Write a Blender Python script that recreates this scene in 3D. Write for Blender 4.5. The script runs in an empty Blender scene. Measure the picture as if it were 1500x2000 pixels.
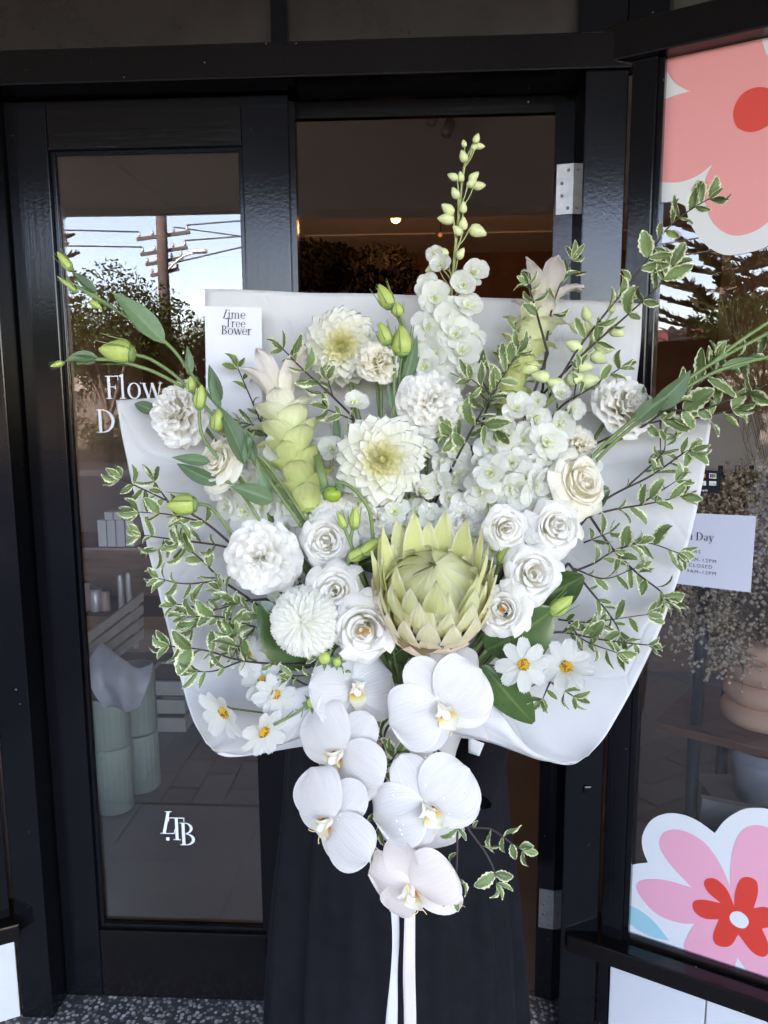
import bpy, bmesh, math, random
from mathutils import Vector, Matrix, noise
R_ = math.radians
scene = bpy.context.scene
COL = scene.collection

# ------------------------------------------------------------------ camera, sky, sun, exposure
FPX = 1490.0                       # focal length in photograph pixels (1500 x 2000)
EYE = Vector((0, 0, 1.445))
YAW, PITCH, ROLL = R_(3.0), R_(8.17), R_(-0.38)
FW = Vector((-math.sin(YAW)*math.cos(PITCH), math.cos(YAW)*math.cos(PITCH), -math.sin(PITCH)))
_r = Vector((math.cos(YAW), math.sin(YAW), 0)); _u = _r.cross(FW)
RT = _r*math.cos(ROLL) + _u*math.sin(ROLL)
UP = _u*math.cos(ROLL) - _r*math.sin(ROLL)
cam_data = bpy.data.cameras.new('camera'); cam = bpy.data.objects.new('camera', cam_data); COL.objects.link(cam)
cam_data.sensor_fit = 'VERTICAL'; cam_data.sensor_height = 36.0; cam_data.lens = FPX/2000*36
cam_data.clip_start = 0.02; cam_data.clip_end = 2000
M = Matrix((RT, UP, -FW)).transposed().to_4x4(); M.translation = EYE
cam.matrix_world = M
scene.camera = cam

SUN_EL, SUN_AZ = R_(22), R_(28)    # sun stands behind the shop, a little to the left
world = bpy.data.worlds.new('World'); scene.world = world; world.use_nodes = True
wn = world.node_tree.nodes; wl = world.node_tree.links
sky = wn.new('ShaderNodeTexSky'); sky.sky_type = 'NISHITA'; sky.sun_disc = False
sky.sun_elevation = SUN_EL; sky.sun_rotation = -SUN_AZ; sky.air_density = 1.0; sky.dust_density = 0.6; sky.ozone_density = 1.6
wl.new(sky.outputs[0], wn['Background'].inputs[0]); wn['Background'].inputs[1].default_value = 0.15
sun_d = bpy.data.lights.new('sun', 'SUN'); sun_d.energy = 4.0; sun_d.angle = R_(0.6); sun_d.color = (1, 0.93, 0.83)
sun = bpy.data.objects.new('sun', sun_d); COL.objects.link(sun)
sdir = Vector((-math.sin(SUN_AZ)*math.cos(SUN_EL), math.cos(SUN_AZ)*math.cos(SUN_EL), math.sin(SUN_EL)))
sun.rotation_euler = sdir.to_track_quat('Z', 'Y').to_euler(); sun.location = (0, 0, 20)
vs = scene.view_settings; vs.view_transform = 'Standard'; vs.look = 'None'; vs.gamma = 1; vs.use_curve_mapping = False
vs.exposure = 3.67; vs.use_white_balance = True; vs.white_balance_temperature = 7400; vs.white_balance_tint = 29
scene.cycles.max_bounces = 14; scene.cycles.diffuse_bounces = 9; scene.cycles.transmission_bounces = 9; scene.cycles.glossy_bounces = 5
scene.cycles.transparent_max_bounces = 16; scene.cycles.caustics_reflective = False; scene.cycles.caustics_refractive = False
scene.cycles.use_denoising = True; scene.cycles.sample_clamp_indirect = 6

# ------------------------------------------------------------------ helpers: measuring
def ray(px, py): return FW + RT*((px-750)/FPX) - UP*((py-1000)/FPX)
def P(px, py, d): return EYE + ray(px, py)*d
def on_y(px, py, Y):
    r = ray(px, py); return EYE + r*((Y-EYE.y)/r.y)
def on_z(px, py, Z):
    r = ray(px, py); return EYE + r*((Z-EYE.z)/r.z)
def on_plane(px, py, p0, n):
    r = ray(px, py); return EYE + r*((p0-EYE).dot(n)/r.dot(n))
def lerp(a, b, t): return a+(b-a)*t
def smooth(t):
    t = max(0, min(1, t)); return t*t*(3-2*t)
def catmull(pts, n):
    """n points per segment through a list of Vectors"""
    pts = [Vector(p) for p in pts]
    if len(pts) == 2: return [pts[0].lerp(pts[1], i/n) for i in range(n+1)]
    out = []
    for i in range(len(pts)-1):
        p0 = pts[i-1] if i else pts[0]*2-pts[1]
        p1, p2 = pts[i], pts[i+1]
        p3 = pts[i+2] if i+2 < len(pts) else pts[-1]*2-pts[-2]
        for k in range(n):
            t = k/n
            out.append(0.5*((2*p1)+(p2-p0)*t+(2*p0-5*p1+4*p2-p3)*t*t+(3*p1-p0-3*p2+p3)*t**3))
    out.append(pts[-1]); return out

# ------------------------------------------------------------------ helpers: objects
WM = {}
def link(o, parent, Mw):
    COL.objects.link(o)
    if parent is not None:
        o.parent = parent; o.matrix_basis = WM[parent].inverted_safe() @ Mw
    else: o.matrix_basis = Mw
    WM[o] = Mw.copy(); return o
I4 = Matrix.Identity(4)
def obj(name, me, parent=None, Mw=I4, color=None, label=None, cat=None, group=None, kind=None):
    o = bpy.data.objects.new(name, me); link(o, parent, Mw)
    if color: o.color = (*color, 1)
    return tag(o, label, cat, group, kind)
def tag(o, label=None, cat=None, group=None, kind=None):
    if label: o['label'] = label
    if cat: o['category'] = cat
    if group: o['group'] = group
    if kind: o['kind'] = kind
    return o
def thing(name, loc, label, cat, group=None, Mw=None):
    o = bpy.data.objects.new(name, None); o.empty_display_size = 0.02
    link(o, None, Mw if Mw is not None else Matrix.Translation(Vector(loc)))
    return tag(o, label, cat, group)
def build(verts, faces, mt, uvs=None, smooth_=True, name='piece', mi=None):
    me = bpy.data.meshes.new(name); me.from_pydata([tuple(v) for v in verts], [], faces)
    for m_ in (mt if isinstance(mt, (list, tuple)) else [mt]): me.materials.append(m_)
    if uvs:
        l = me.uv_layers.new(name='UVMap')
        flat = []
        for lp in me.loops: flat.extend(uvs[lp.vertex_index])
        l.data.foreach_set('uv', flat)
    if smooth_: me.polygons.foreach_set('use_smooth', [True]*len(me.polygons))
    if mi: me.polygons.foreach_set('material_index', mi)
    me.update(); return me
def grid(rows, mt, closed=False, uv=True, name='sheet'):
    nu, nv = len(rows), len(rows[0]); V = [p for r in rows for p in r]; F = []
    for i in range(nu-1):
        for j in range(nv if closed else nv-1):
            a, b = i*nv+j, i*nv+(j+1) % nv
            F.append((a, b, b+nv, a+nv))
    uvs = [(i/(nu-1), j/(nv-1)) for i in range(nu) for j in range(nv)]
    return build(V, F, mt, uvs if uv else None, name=name)
class MB:
    """collects boxes, tubes and lathes into one mesh"""
    def __init__(s): s.v = []; s.f = []; s.m = []
    def add(s, V, F, mi=0):
        n = len(s.v); s.v += [Vector(v) for v in V]; s.f += [tuple(i+n for i in f) for f in F]; s.m += [mi]*len(F); return s
    def box(s, a, b, Mx=None, mi=0, bev=0.0):
        x0, y0, z0 = a; x1, y1, z1 = b
        if bev:
            c = bev; V = []; F = []
            bm = bmesh.new(); bmesh.ops.create_cube(bm, size=1)
            for v in bm.verts: v.co = Vector((lerp(x0, x1, v.co.x+.5), lerp(y0, y1, v.co.y+.5), lerp(z0, z1, v.co.z+.5)))
            bmesh.ops.bevel(bm, geom=bm.edges[:], offset=c, segments=2, affect='EDGES', profile=0.6)
            bm.verts.index_update(); V = [v.co.copy() for v in bm.verts]; F = [[v.index for v in f.verts] for f in bm.faces]; bm.free()
        else:
            V = [Vector((x, y, z)) for z in (z0, z1) for y in (y0, y1) for x in (x0, x1)]
            F = [(0, 2, 3, 1), (4, 5, 7, 6), (0, 1, 5, 4), (2, 6, 7, 3), (0, 4, 6, 2), (1, 3, 7, 5)]
        if Mx is not None: V = [Mx @ v for v in V]
        return s.add(V, F, mi)
    def tube(s, pts, r, seg=6, mi=0, cap=True):
        pts = [Vector(p) for p in pts]; n = len(pts); V = []; F = []
        t0 = (pts[1]-pts[0]).normalized(); nrm = t0.orthogonal().normalized()
        for i, p in enumerate(pts):
            t = (pts[min(i+1, n-1)]-pts[max(i-1, 0)]).normalized()
            nrm = (nrm - t*nrm.dot(t))
            nrm = nrm.normalized() if nrm.length > 1e-6 else t.orthogonal().normalized()
            b = t.cross(nrm); rr = r(i/(n-1)) if callable(r) else r
            for k in range(seg):
                a = 2*math.pi*k/seg; V.append(p+(nrm*math.cos(a)+b*math.sin(a))*rr)
        for i in range(n-1):
            for k in range(seg):
                a, c = i*seg+k, i*seg+(k+1) % seg; F.append((a, c, c+seg, a+seg))
        if cap: F.append(tuple(range(seg))[::-1]); F.append(tuple((n-1)*seg+k for k in range(seg)))
        return s.add(V, F, mi)
    def lathe(s, prof, seg=24, Mx=I4, mi=0, wob=None):
        V = []; F = []; n = len(prof)
        for i, (r, z) in enumerate(prof):
            for k in range(seg):
                a = 2*math.pi*k/seg; rr = r*(wob(a, i/(n-1)) if wob else 1)
                V.append(Mx @ Vector((rr*math.cos(a), rr*math.sin(a), z)))
        for i in range(n-1):
            for k in range(seg):
                a, c = i*seg+k, i*seg+(k+1) % seg; F.append((a, c, c+seg, a+seg))
        if prof[0][0] > 1e-5: F.append(tuple(range(seg))[::-1])
        if prof[-1][0] > 1e-5: F.append(tuple((n-1)*seg+k for k in range(seg)))
        return s.add(V, F, mi)
    def ball(s, c, r, mi=0, seg=8, Mx=None):
        pr = [(math.sin(math.pi*i/5)*r, -math.cos(math.pi*i/5)*r) for i in range(6)]
        return s.lathe(pr, seg, Matrix.Translation(Vector(c)) if Mx is None else Mx, mi)
    def mesh(s, mt, smooth_=True, name='piece'): return build(s.v, s.f, mt, None, smooth_, name, s.m if any(s.m) else None)
def boxobj(name, a, b, mt, parent=None, Mw=I4, bev=0.0, **k):
    """box given in the frame Mw; origin at its base centre"""
    c = Vector(((a[0]+b[0])/2, (a[1]+b[1])/2, a[2])); A = Vector(a)-c; B = Vector(b)-c
    return obj(name, MB().box(A, B, bev=bev).mesh(mt, smooth_=False, name=name), parent, Mw @ Matrix.Translation(c), **k)

# ------------------------------------------------------------------ materials
def newmat(name):
    m = bpy.data.materials.new(name); m.use_nodes = True
    return m, m.node_tree.nodes, m.node_tree.links, m.node_tree.nodes['Principled BSDF']
def N(nodes, t, **kw):
    n = nodes.new('ShaderNode'+t)
    for k, v in kw.items():
        if k in n.inputs: n.inputs[k].default_value = v
        else: setattr(n, k, v)
    return n
def mat(name, base, rough=0.5, var=0.0, vscale=8.0, bump=0.0, bscale=60.0, stretch=(1, 1, 1), spec=0.5, metal=0.0, emit=None, coat=0.0, alt=None, sheen=0.0):
    m, n, l, b = newmat(name)
    b.inputs['Base Color'].default_value = (*base, 1); b.inputs['Roughness'].default_value = rough
    b.inputs['Specular IOR Level'].default_value = spec; b.inputs['Metallic'].default_value = metal
    b.inputs['Coat Weight'].default_value = coat; b.inputs['Sheen Weight'].default_value = sheen
    if var or bump:
        tc = N(n, 'TexCoord'); mp = N(n, 'Mapping', Scale=stretch); l.new(tc.outputs['Object'], mp.inputs[0])
    if var:
        nz = N(n, 'TexNoise', Scale=vscale, Detail=5.0, Roughness=0.6); l.new(mp.outputs[0], nz.inputs[0])
        rp = N(n, 'ValToRGB'); a = alt or tuple(c*(1-var) for c in base)
        rp.color_ramp.elements[0].position = 0.3; rp.color_ramp.elements[1].position = 0.7
        rp.color_ramp.elements[0].color = (*a, 1); rp.color_ramp.elements[1].color = (*[min(1, c*(1+var*0.6)) for c in base], 1)
        l.new(nz.outputs[0], rp.inputs[0]); l.new(rp.outputs[0], b.inputs['Base Color'])
    if bump:
        nb = N(n, 'TexNoise', Scale=bscale, Detail=4.0); l.new(mp.outputs[0], nb.inputs[0])
        bp = N(n, 'Bump', Strength=bump, Distance=0.01); l.new(nb.outputs[0], bp.inputs['Height']); l.new(bp.outputs[0], b.inputs['Normal'])
    if emit: b.inputs['Emission Color'].default_value = (*emit[0], 1); b.inputs['Emission Strength'].default_value = emit[1]
    return m
def glass_mat(name, refl=0.13, tint=(0.80, 0.82, 0.82)):
    m, n, l, b = newmat(name); n.remove(b); out = n['Material Output']
    tr = N(n, 'BsdfTransparent'); tr.inputs[0].default_value = (*tint, 1)
    gl = N(n, 'BsdfGlossy', Roughness=0.0); gl.inputs[0].default_value = (1, 1, 1, 1)
    fr = N(n, 'Fresnel', IOR=1.5); ad = N(n, 'Math', operation='ADD'); ad.inputs[1].default_value = refl-0.04; ad.use_clamp = True
    l.new(fr.outputs[0], ad.inputs[0]); mx = N(n, 'MixShader'); l.new(ad.outputs[0], mx.inputs[0]); l.new(tr.outputs[0], mx.inputs[1]); l.new(gl.outputs[0], mx.inputs[2])
    tc = N(n, 'TexCoord'); nz = N(n, 'TexNoise', Scale=2.2, Detail=1.0); l.new(tc.outputs['Object'], nz.inputs[0])
    bp = N(n, 'Bump', Strength=0.012, Distance=0.02); l.new(nz.outputs[0], bp.inputs['Height']); l.new(bp.outputs[0], gl.inputs['Normal'])
    l.new(mx.outputs[0], out.inputs[0]); return m
def petal_mat(name, stops, rough=0.55, trans=0.28, objcol=False, vein=0.25, edge=None):
    """colour runs from the petal's base (u=0) to its tip (u=1)"""
    m, n, l, b = newmat(name); out = n['Material Output']
    uv = N(n, 'UVMap'); sp = N(n, 'SeparateXYZ'); l.new(uv.outputs[0], sp.inputs[0])
    rp = N(n, 'ValToRGB'); cr = rp.color_ramp
    while len(cr.elements) < len(stops): cr.elements.new(0.5)
    for e, (p_, c_) in zip(cr.elements, stops): e.position = p_; e.color = (*c_, 1)
    l.new(sp.outputs[0], rp.inputs[0]); colr = rp.outputs[0]
    if objcol:
        oi = N(n, 'ObjectInfo'); mx = N(n, 'MixRGB', blend_type='MULTIPLY'); mx.inputs[0].default_value = 1
        l.new(colr, mx.inputs[1]); l.new(oi.outputs['Color'], mx.inputs[2]); colr = mx.outputs[0]
    if edge:
        s1 = N(n, 'Math', operation='SUBTRACT'); s1.inputs[1].default_value = 0.5; l.new(sp.outputs[1], s1.inputs[0]); ab = N(n, 'Math', operation='ABSOLUTE'); l.new(s1.outputs[0], ab.inputs[0])
        me_ = N(n, 'MapRange'); me_.inputs[1].default_value = 0.34; me_.inputs[2].default_value = 0.5; me_.inputs[4].default_value = 0.85; l.new(ab.outputs[0], me_.inputs[0])
        mg = N(n, 'MixRGB'); l.new(me_.outputs[0], mg.inputs[0]); l.new(colr, mg.inputs[1]); mg.inputs[2].default_value = (*edge, 1); colr = mg.outputs[0]
    # faint mottling
    tc = N(n, 'TexCoord'); nz = N(n, 'TexNoise', Scale=45.0, Detail=3.0); l.new(tc.outputs['Object'], nz.inputs[0])
    hv = N(n, 'HueSaturation'); mr = N(n, 'MapRange'); mr.inputs[3].default_value = 0.95; mr.inputs[4].default_value = 1.05
    l.new(nz.outputs[0], mr.inputs[0]); l.new(mr.outputs[0], hv.inputs['Value']); l.new(colr, hv.inputs['Color']); colr = hv.outputs[0]
    mp = N(n, 'Mapping', Scale=(2.0, 26.0, 1)); l.new(uv.outputs[0], mp.inputs[0])
    nv = N(n, 'TexNoise', Scale=1.0, Detail=2.0); l.new(mp.outputs[0], nv.inputs[0])
    bp = N(n, 'Bump', Strength=vein, Distance=0.004); l.new(nv.outputs[0], bp.inputs['Height'])
    h2 = N(n, 'HueSaturation'); m2 = N(n, 'MapRange'); m2.inputs[1].default_value = 0.3; m2.inputs[2].default_value = 0.7; m2.inputs[3].default_value = 0.95; m2.inputs[4].default_value = 1.03
    l.new(nv.outputs[0], m2.inputs[0]); l.new(m2.outputs[0], h2.inputs['Value']); l.new(colr, h2.inputs['Color']); colr = h2.outputs[0]
    l.new(colr, b.inputs['Base Color']); b.inputs['Roughness'].default_value = rough; b.inputs['Specular IOR Level'].default_value = 0.3
    l.new(bp.outputs[0], b.inputs['Normal'])
    t = N(n, 'BsdfTranslucent'); l.new(colr, t.inputs[0]); l.new(bp.outputs[0], t.inputs['Normal'])
    ms = N(n, 'MixShader'); ms.inputs[0].default_value = trans
    l.new(b.outputs[0], ms.inputs[1]); l.new(t.outputs[0], ms.inputs[2]); l.new(ms.outputs[0], out.inputs[0])
    return m
def leaf_mat(name, green, green2, margin=None, mid=(0.25, 0.32, 0.14), rough=0.4, trans=0.2, edge0=0.62):
    m, n, l, b = newmat(name); out = n['Material Output']
    uv = N(n, 'UVMap'); sp = N(n, 'SeparateXYZ'); l.new(uv.outputs[0], sp.inputs[0])
    s1 = N(n, 'Math', operation='SUBTRACT'); s1.inputs[1].default_value = 0.5; l.new(sp.outputs[1], s1.inputs[0])
    ab = N(n, 'Math', operation='ABSOLUTE'); l.new(s1.outputs[0], ab.inputs[0])
    e = N(n, 'Math', operation='MULTIPLY'); e.inputs[1].default_value = 2; l.new(ab.outputs[0], e.inputs[0])
    oi = N(n, 'ObjectInfo'); tc = N(n, 'TexCoord'); va = N(n, 'VectorMath', operation='ADD'); l.new(tc.outputs['Object'], va.inputs[0]); l.new(oi.outputs['Random'], va.inputs[1])
    nz = N(n, 'TexNoise', Scale=9.0, Detail=3.0); l.new(va.outputs[0], nz.inputs[0])
    gr = N(n, 'MixRGB'); gr.inputs[1].default_value = (*green, 1); gr.inputs[2].default_value = (*green2, 1); l.new(nz.outputs[0], gr.inputs[0])
    hs = N(n, 'HueSaturation'); mr = N(n, 'MapRange'); mr.inputs[3].default_value = 0.7; mr.inputs[4].default_value = 1.35
    l.new(oi.outputs['Random'], mr.inputs[0]); l.new(mr.outputs[0], hs.inputs['Value']); l.new(gr.outputs[0], hs.inputs['Color'])
    rib = N(n, 'MapRange'); rib.inputs[1].default_value = 0.03; rib.inputs[2].default_value = 0.10; rib.inputs[3].default_value = 0.55; rib.inputs[4].default_value = 0.0; l.new(e.outputs[0], rib.inputs[0])
    mm = N(n, 'MixRGB'); l.new(rib.outputs[0], mm.inputs[0]); l.new(hs.outputs[0], mm.inputs[1]); mm.inputs[2].default_value = (*mid, 1)
    colr = mm.outputs[0]
    if margin:
        n2 = N(n, 'TexNoise', Scale=14.0, Detail=3.0, Roughness=0.7); l.new(va.outputs[0], n2.inputs[0])
        ad = N(n, 'Math', operation='MULTIPLY_ADD'); ad.inputs[1].default_value = 1.0; l.new(n2.outputs[0], ad.inputs[0])
        pw = N(n, 'Math', operation='POWER'); pw.inputs[1].default_value = 6.0; l.new(sp.outputs[0], pw.inputs[0])
        mxm = N(n, 'Math', operation='MAXIMUM'); l.new(e.outputs[0], mxm.inputs[0]); l.new(pw.outputs[0], mxm.inputs[1]); l.new(mxm.outputs[0], ad.inputs[2])
        st = N(n, 'MapRange'); st.inputs[1].default_value = edge0+0.57; st.inputs[2].default_value = edge0+0.66; l.new(ad.outputs[0], st.inputs[0])
        mg = N(n, 'MixRGB'); l.new(st.outputs[0], mg.inputs[0]); l.new(colr, mg.inputs[1]); mg.inputs[2].default_value = (*margin, 1); colr = mg.outputs[0]
    l.new(colr, b.inputs['Base Color']); b.inputs['Roughness'].default_value = rough; b.inputs['Specular IOR Level'].default_value = 0.4
    t = N(n, 'BsdfTranslucent'); l.new(colr, t.inputs[0]); ms = N(n, 'MixShader'); ms.inputs[0].default_value = trans
    l.new(b.outputs[0], ms.inputs[1]); l.new(t.outputs[0], ms.inputs[2]); l.new(ms.outputs[0], out.inputs[0])
    return m

# ------------------------------------------------------------------ shared surface materials
def paint_mat(name, base, rough, rbump, sx):
    """old gloss paint: brush strokes, pimples and dull patches"""
    m, n, l, b = newmat(name)
    tc = N(n, 'TexCoord'); mp = N(n, 'Mapping', Scale=sx); l.new(tc.outputs['Object'], mp.inputs[0])
    n1 = N(n, 'TexNoise', Scale=1.0, Detail=5.0, Roughness=0.65); l.new(mp.outputs[0], n1.inputs[0])
    n2 = N(n, 'TexNoise', Scale=150.0, Detail=2.0); l.new(tc.outputs['Object'], n2.inputs[0])
    n3 = N(n, 'TexNoise', Scale=4.0, Detail=4.0); l.new(tc.outputs['Object'], n3.inputs[0])
    ad = N(n, 'Math', operation='MULTIPLY_ADD'); ad.inputs[1].default_value = 0.35; l.new(n2.outputs[0], ad.inputs[0]); l.new(n1.outputs[0], ad.inputs[2])
    bp = N(n, 'Bump', Strength=rbump, Distance=0.004); l.new(ad.outputs[0], bp.inputs['Height']); l.new(bp.outputs[0], b.inputs['Normal'])
    mr = N(n, 'MapRange'); mr.inputs[3].default_value = rough*0.75; mr.inputs[4].default_value = rough*1.5; l.new(n3.outputs[0], mr.inputs[0]); l.new(mr.outputs[0], b.inputs['Roughness'])
    sc = N(n, 'TexNoise', Scale=85.0, Detail=3.0); l.new(tc.outputs['Object'], sc.inputs[0])
    rp = N(n, 'ValToRGB'); rp.color_ramp.elements[0].position = 0.74; rp.color_ramp.elements[0].color = (*base, 1)
    rp.color_ramp.elements[1].position = 0.79; rp.color_ramp.elements[1].color = (0.22, 0.20, 0.18, 1)
    l.new(sc.outputs[0], rp.inputs[0]); l.new(rp.outputs[0], b.inputs['Base Color']); b.inputs['Specular IOR Level'].default_value = 0.30
    return m
M_paint = paint_mat('black gloss paint upright', (0.0045, 0.0046, 0.006), 0.12, 0.08, (120, 120, 6))
M_painth = paint_mat('black gloss paint level', (0.006, 0.005, 0.005), 0.12, 0.08, (6, 120, 120))
M_brownpane = mat('brown painted pane', (0.022, 0.017, 0.015), 0.22, var=0.35, vscale=6, bump=0.12, bscale=14)
M_glass = glass_mat('shop glass', 0.064, (0.95, 0.955, 0.955))
M_steel = mat('brushed steel', (0.36, 0.36, 0.35), 0.38, var=0.25, vscale=40, metal=0.85)
M_screw = mat('steel screw', (0.25, 0.25, 0.25), 0.4, metal=0.9)
M_vinyl = mat('white vinyl', (0.63, 0.635, 0.64), 0.45)
M_pink1 = mat('salmon pink vinyl', (0.74, 0.28, 0.28), 0.45)
M_pink2 = mat('rose pink vinyl', (0.74, 0.33, 0.42), 0.45)
M_red = mat('red vinyl', (0.66, 0.045, 0.028), 0.45)
M_blue = mat('pale blue vinyl', (0.26, 0.50, 0.56), 0.45)
M_ink = mat('black ink', (0.03, 0.03, 0.035), 0.6)
M_tile = mat('white glazed tile', (0.57, 0.575, 0.59), 0.18, var=0.06, vscale=5, bump=0.05, bscale=10)
M_grout = mat('grey grout', (0.42, 0.42, 0.42), 0.9)
def terrazzo():
    m, n, l, b = newmat('black and white terrazzo')
    tc = N(n, 'TexCoord'); v = N(n, 'TexVoronoi', Scale=92.0, feature='F1'); l.new(tc.outputs['Object'], v.inputs[0])
    r1 = N(n, 'ValToRGB'); r1.color_ramp.elements[0].position = 0.42; r1.color_ramp.elements[0].color = (1, 1, 1, 1); r1.color_ramp.elements[1].position = 0.5; r1.color_ramp.elements[1].color = (0, 0, 0, 1)
    l.new(v.outputs['Distance'], r1.inputs[0])
    hs = N(n, 'SeparateColor'); l.new(v.outputs['Color'], hs.inputs[0])
    r2 = N(n, 'ValToRGB'); r2.color_ramp.elements[0].color = (0.10, 0.09, 0.085, 1); r2.color_ramp.elements[1].color = (0.62, 0.58, 0.54, 1); l.new(hs.outputs[0], r2.inputs[0])
    mx = N(n, 'MixRGB'); mx.inputs[1].default_value = (0.07, 0.066, 0.064, 1); l.new(r1.outputs[0], mx.inputs[0]); l.new(r2.outputs[0], mx.inputs[2])
    l.new(mx.outputs[0], b.inputs['Base Color']); b.inputs['Roughness'].default_value = 0.35
    return m
M_terr = terrazzo()

# ------------------------------------------------------------------ the shopfront
Y0, YD = 1.580, 1.645              # front of the frame, front of the door leaves
xz = lambda px, py, Y=Y0: on_y(px, py, Y)
RAIL_B = xz(570, 153).z; RAIL_T = xz(570, 84).z
JX = xz(51, 1296).x                # right edge of the left jamb
PX0 = xz(1121, 950).x              # left edge of the right post
PX1 = xz(1196, 950).x              # corner where the splayed window begins
SPL = R_(27)
C = Vector((PX1, Y0, 0))
SD = Vector((math.cos(SPL), -math.sin(SPL), 0)); SN = Vector((math.sin(SPL), math.cos(SPL), 0))
MS = Matrix(((SD.x, SN.x, 0, C.x), (SD.y, SN.y, 0, C.y), (0, 0, 1, 0), (0, 0, 0, 1)))
def sp(px, py, off=0.022):
    """photograph pixel -> (u, z) on the right window's plane"""
    q = on_plane(px, py, C+SN*off, SN); d = q-C; return d.dot(SD), q.z
shop = thing('shop_building', (0, Y0, 0), 'black painted timber shopfront with a recessed glass doorway and splayed window', 'building')
TOPZ = 3.05
SILL_T = sp(1217, 1820)[1]; SILL_B = sp(1195, 1882, -0.03)[1]
GL_T = sp(1282, 118)[1]
U0 = 0.068                          # width of the window's side stile
# door head rail, jamb, post
boxobj('head_rail', (JX-0.30, Y0-0.006, RAIL_B), (PX1+0.01, YD+0.06, RAIL_T), M_painth, shop, bev=0.003)
boxobj('door_jamb', (JX-0.075, Y0, 0), (JX, YD+0.06, RAIL_B-0.001), M_paint, shop, bev=0.003)
boxobj('door_jamb', (PX0, Y0, 0), (PX1+0.004, YD+0.06, RAIL_B-0.001), M_paint, shop, bev=0.003)
boxobj('door_stop', (JX+0.001, YD+0.048, RAIL_B-0.035), (PX0-0.001, YD+0.066, RAIL_B-0.002), M_painth, shop)
# transom panes with their bars
mx0, mx1 = xz(531, 40, Y0+0.02).x, xz(562, 40, Y0+0.02).x
for a, b in ((JX-0.01, mx0), (mx1, PX0-0.01)):
    boxobj('transom_pane', (a, Y0+0.030, RAIL_T-0.004), (b, Y0+0.036, TOPZ-0.05), M_brownpane, shop)
boxobj('transom_bar', (mx0, Y0+0.004, RAIL_T), (mx1, Y0+0.05, TOPZ), M_paint, shop, bev=0.003)
boxobj('transom_bar', (JX-0.09, Y0, RAIL_T+0.001), (JX-0.01, Y0+0.06, TOPZ), M_paint, shop, bev=0.003)
boxobj('transom_bar', (PX0-0.012, Y0+0.003, RAIL_T+0.001), (PX1+0.01, Y0+0.06, TOPZ), M_paint, shop, bev=0.003)
boxobj('transom_bead', (JX-0.01, Y0+0.012, RAIL_T+0.0005), (mx0, Y0+0.030, RAIL_T+0.008), M_painth, shop)
boxobj('transom_bead', (mx1, Y0+0.012, RAIL_T+0.0005), (PX0-0.012, Y0+0.030, RAIL_T+0.008), M_painth, shop)
boxobj('bolt_cover', (xz(1147, 1541).x-0.009, Y0-0.005, xz(1147, 1541).z-0.009), (xz(1147, 1541).x+0.009, Y0+0.002, xz(1147, 1541).z+0.009), M_paint, shop, bev=0.004)
# splayed window on the right, in its own frame MS (x along the window, y into the shop)
UE = 1.9
ztr = RAIL_T-RAIL_B
boxobj('window_head_rail', (-0.052, -0.018, GL_T), (UE, 0.07, GL_T+ztr*1.02), M_painth, shop, MS, bev=0.003)
boxobj('window_stile', (0.010, -0.004, SILL_T-0.01), (U0-0.012, 0.07, GL_T-0.0005), M_paint, shop, MS, bev=0.003)
boxobj('glazing_bead', (U0-0.0125, 0.006, SILL_T-0.01), (U0, 0.05, GL_T-0.001), M_paint, shop, MS, bev=0.002)
boxobj('window_sill', (-0.055, -0.042, SILL_B), (UE, 0.07, SILL_T-0.004), M_painth, shop, MS, bev=0.004)
boxobj('glazing_bead', (U0+0.001, 0.004, SILL_T-0.0035), (UE, 0.019, SILL_T+0.006), M_painth, shop, MS, bev=0.002)
boxobj('window_pane', (U0-0.006, 0.026, SILL_T-0.003), (UE, 0.030, GL_T+0.004), M_glass, shop, MS)
boxobj('transom_pane', (U0+0.006, 0.03, GL_T+ztr), (UE, 0.036, TOPZ-0.03), mat('grey transom pane', (0.05, 0.047, 0.042), 0.25, var=0.3, vscale=5, bump=0.1, bscale=14), shop, MS)
boxobj('transom_bar', (0.0, -0.004, GL_T+ztr*1.021), (U0+0.006, 0.06, TOPZ), M_paint, shop, MS, bev=0.003)
boxobj('window_stile', (UE-0.07, -0.004, SILL_T-0.0035), (UE+0.001, 0.024, GL_T-0.001), M_paint, shop, MS, bev=0.003)
boxobj('post_foot', (0.0075, -0.0015, 0), (0.030, 0.06, SILL_B-0.0005), M_paint, shop, MS, bev=0.002)
# left splay mirrors the right one
CL = Vector((JX-0.075, Y0, 0))
ML = Matrix(((-SD.x, -SN.x, 0, CL.x), (SD.y, SN.y, 0, CL.y), (0, 0, 1, 0), (0, 0, 0, 1)))
ML = Matrix(((SD.x, -SN.x, 0, CL.x), (-SD.y, SN.y, 0, CL.y), (0, 0, 1, 0), (0, 0, 0, 1)))   # x runs towards the door: negative is out
boxobj('window_head_rail', (-UE, -0.018, GL_T), (0.05, 0.07, GL_T+ztr), M_painth, shop, ML, bev=0.003)
boxobj('window_stile', (-0.06, -0.004, SILL_T-0.01), (-0.008, 0.07, GL_T-0.0005), M_paint, shop, ML, bev=0.003)
boxobj('window_sill', (-UE, -0.042, SILL_B), (0.012, 0.07, SILL_T-0.004), M_painth, shop, ML, bev=0.004)
boxobj('window_pane', (-UE, 0.026, SILL_T-0.003), (-0.06, 0.030, GL_T+0.004), M_glass, shop, ML)
boxobj('transom_pane', (-UE, 0.03, GL_T+ztr), (-0.06, 0.036, TOPZ-0.03), M_brownpane, shop, ML)
boxobj('window_stile', (-UE-0.001, -0.004, SILL_T-0.0035), (-UE+0.07, 0.024, GL_T-0.001), M_paint, shop, ML, bev=0.003)
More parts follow.
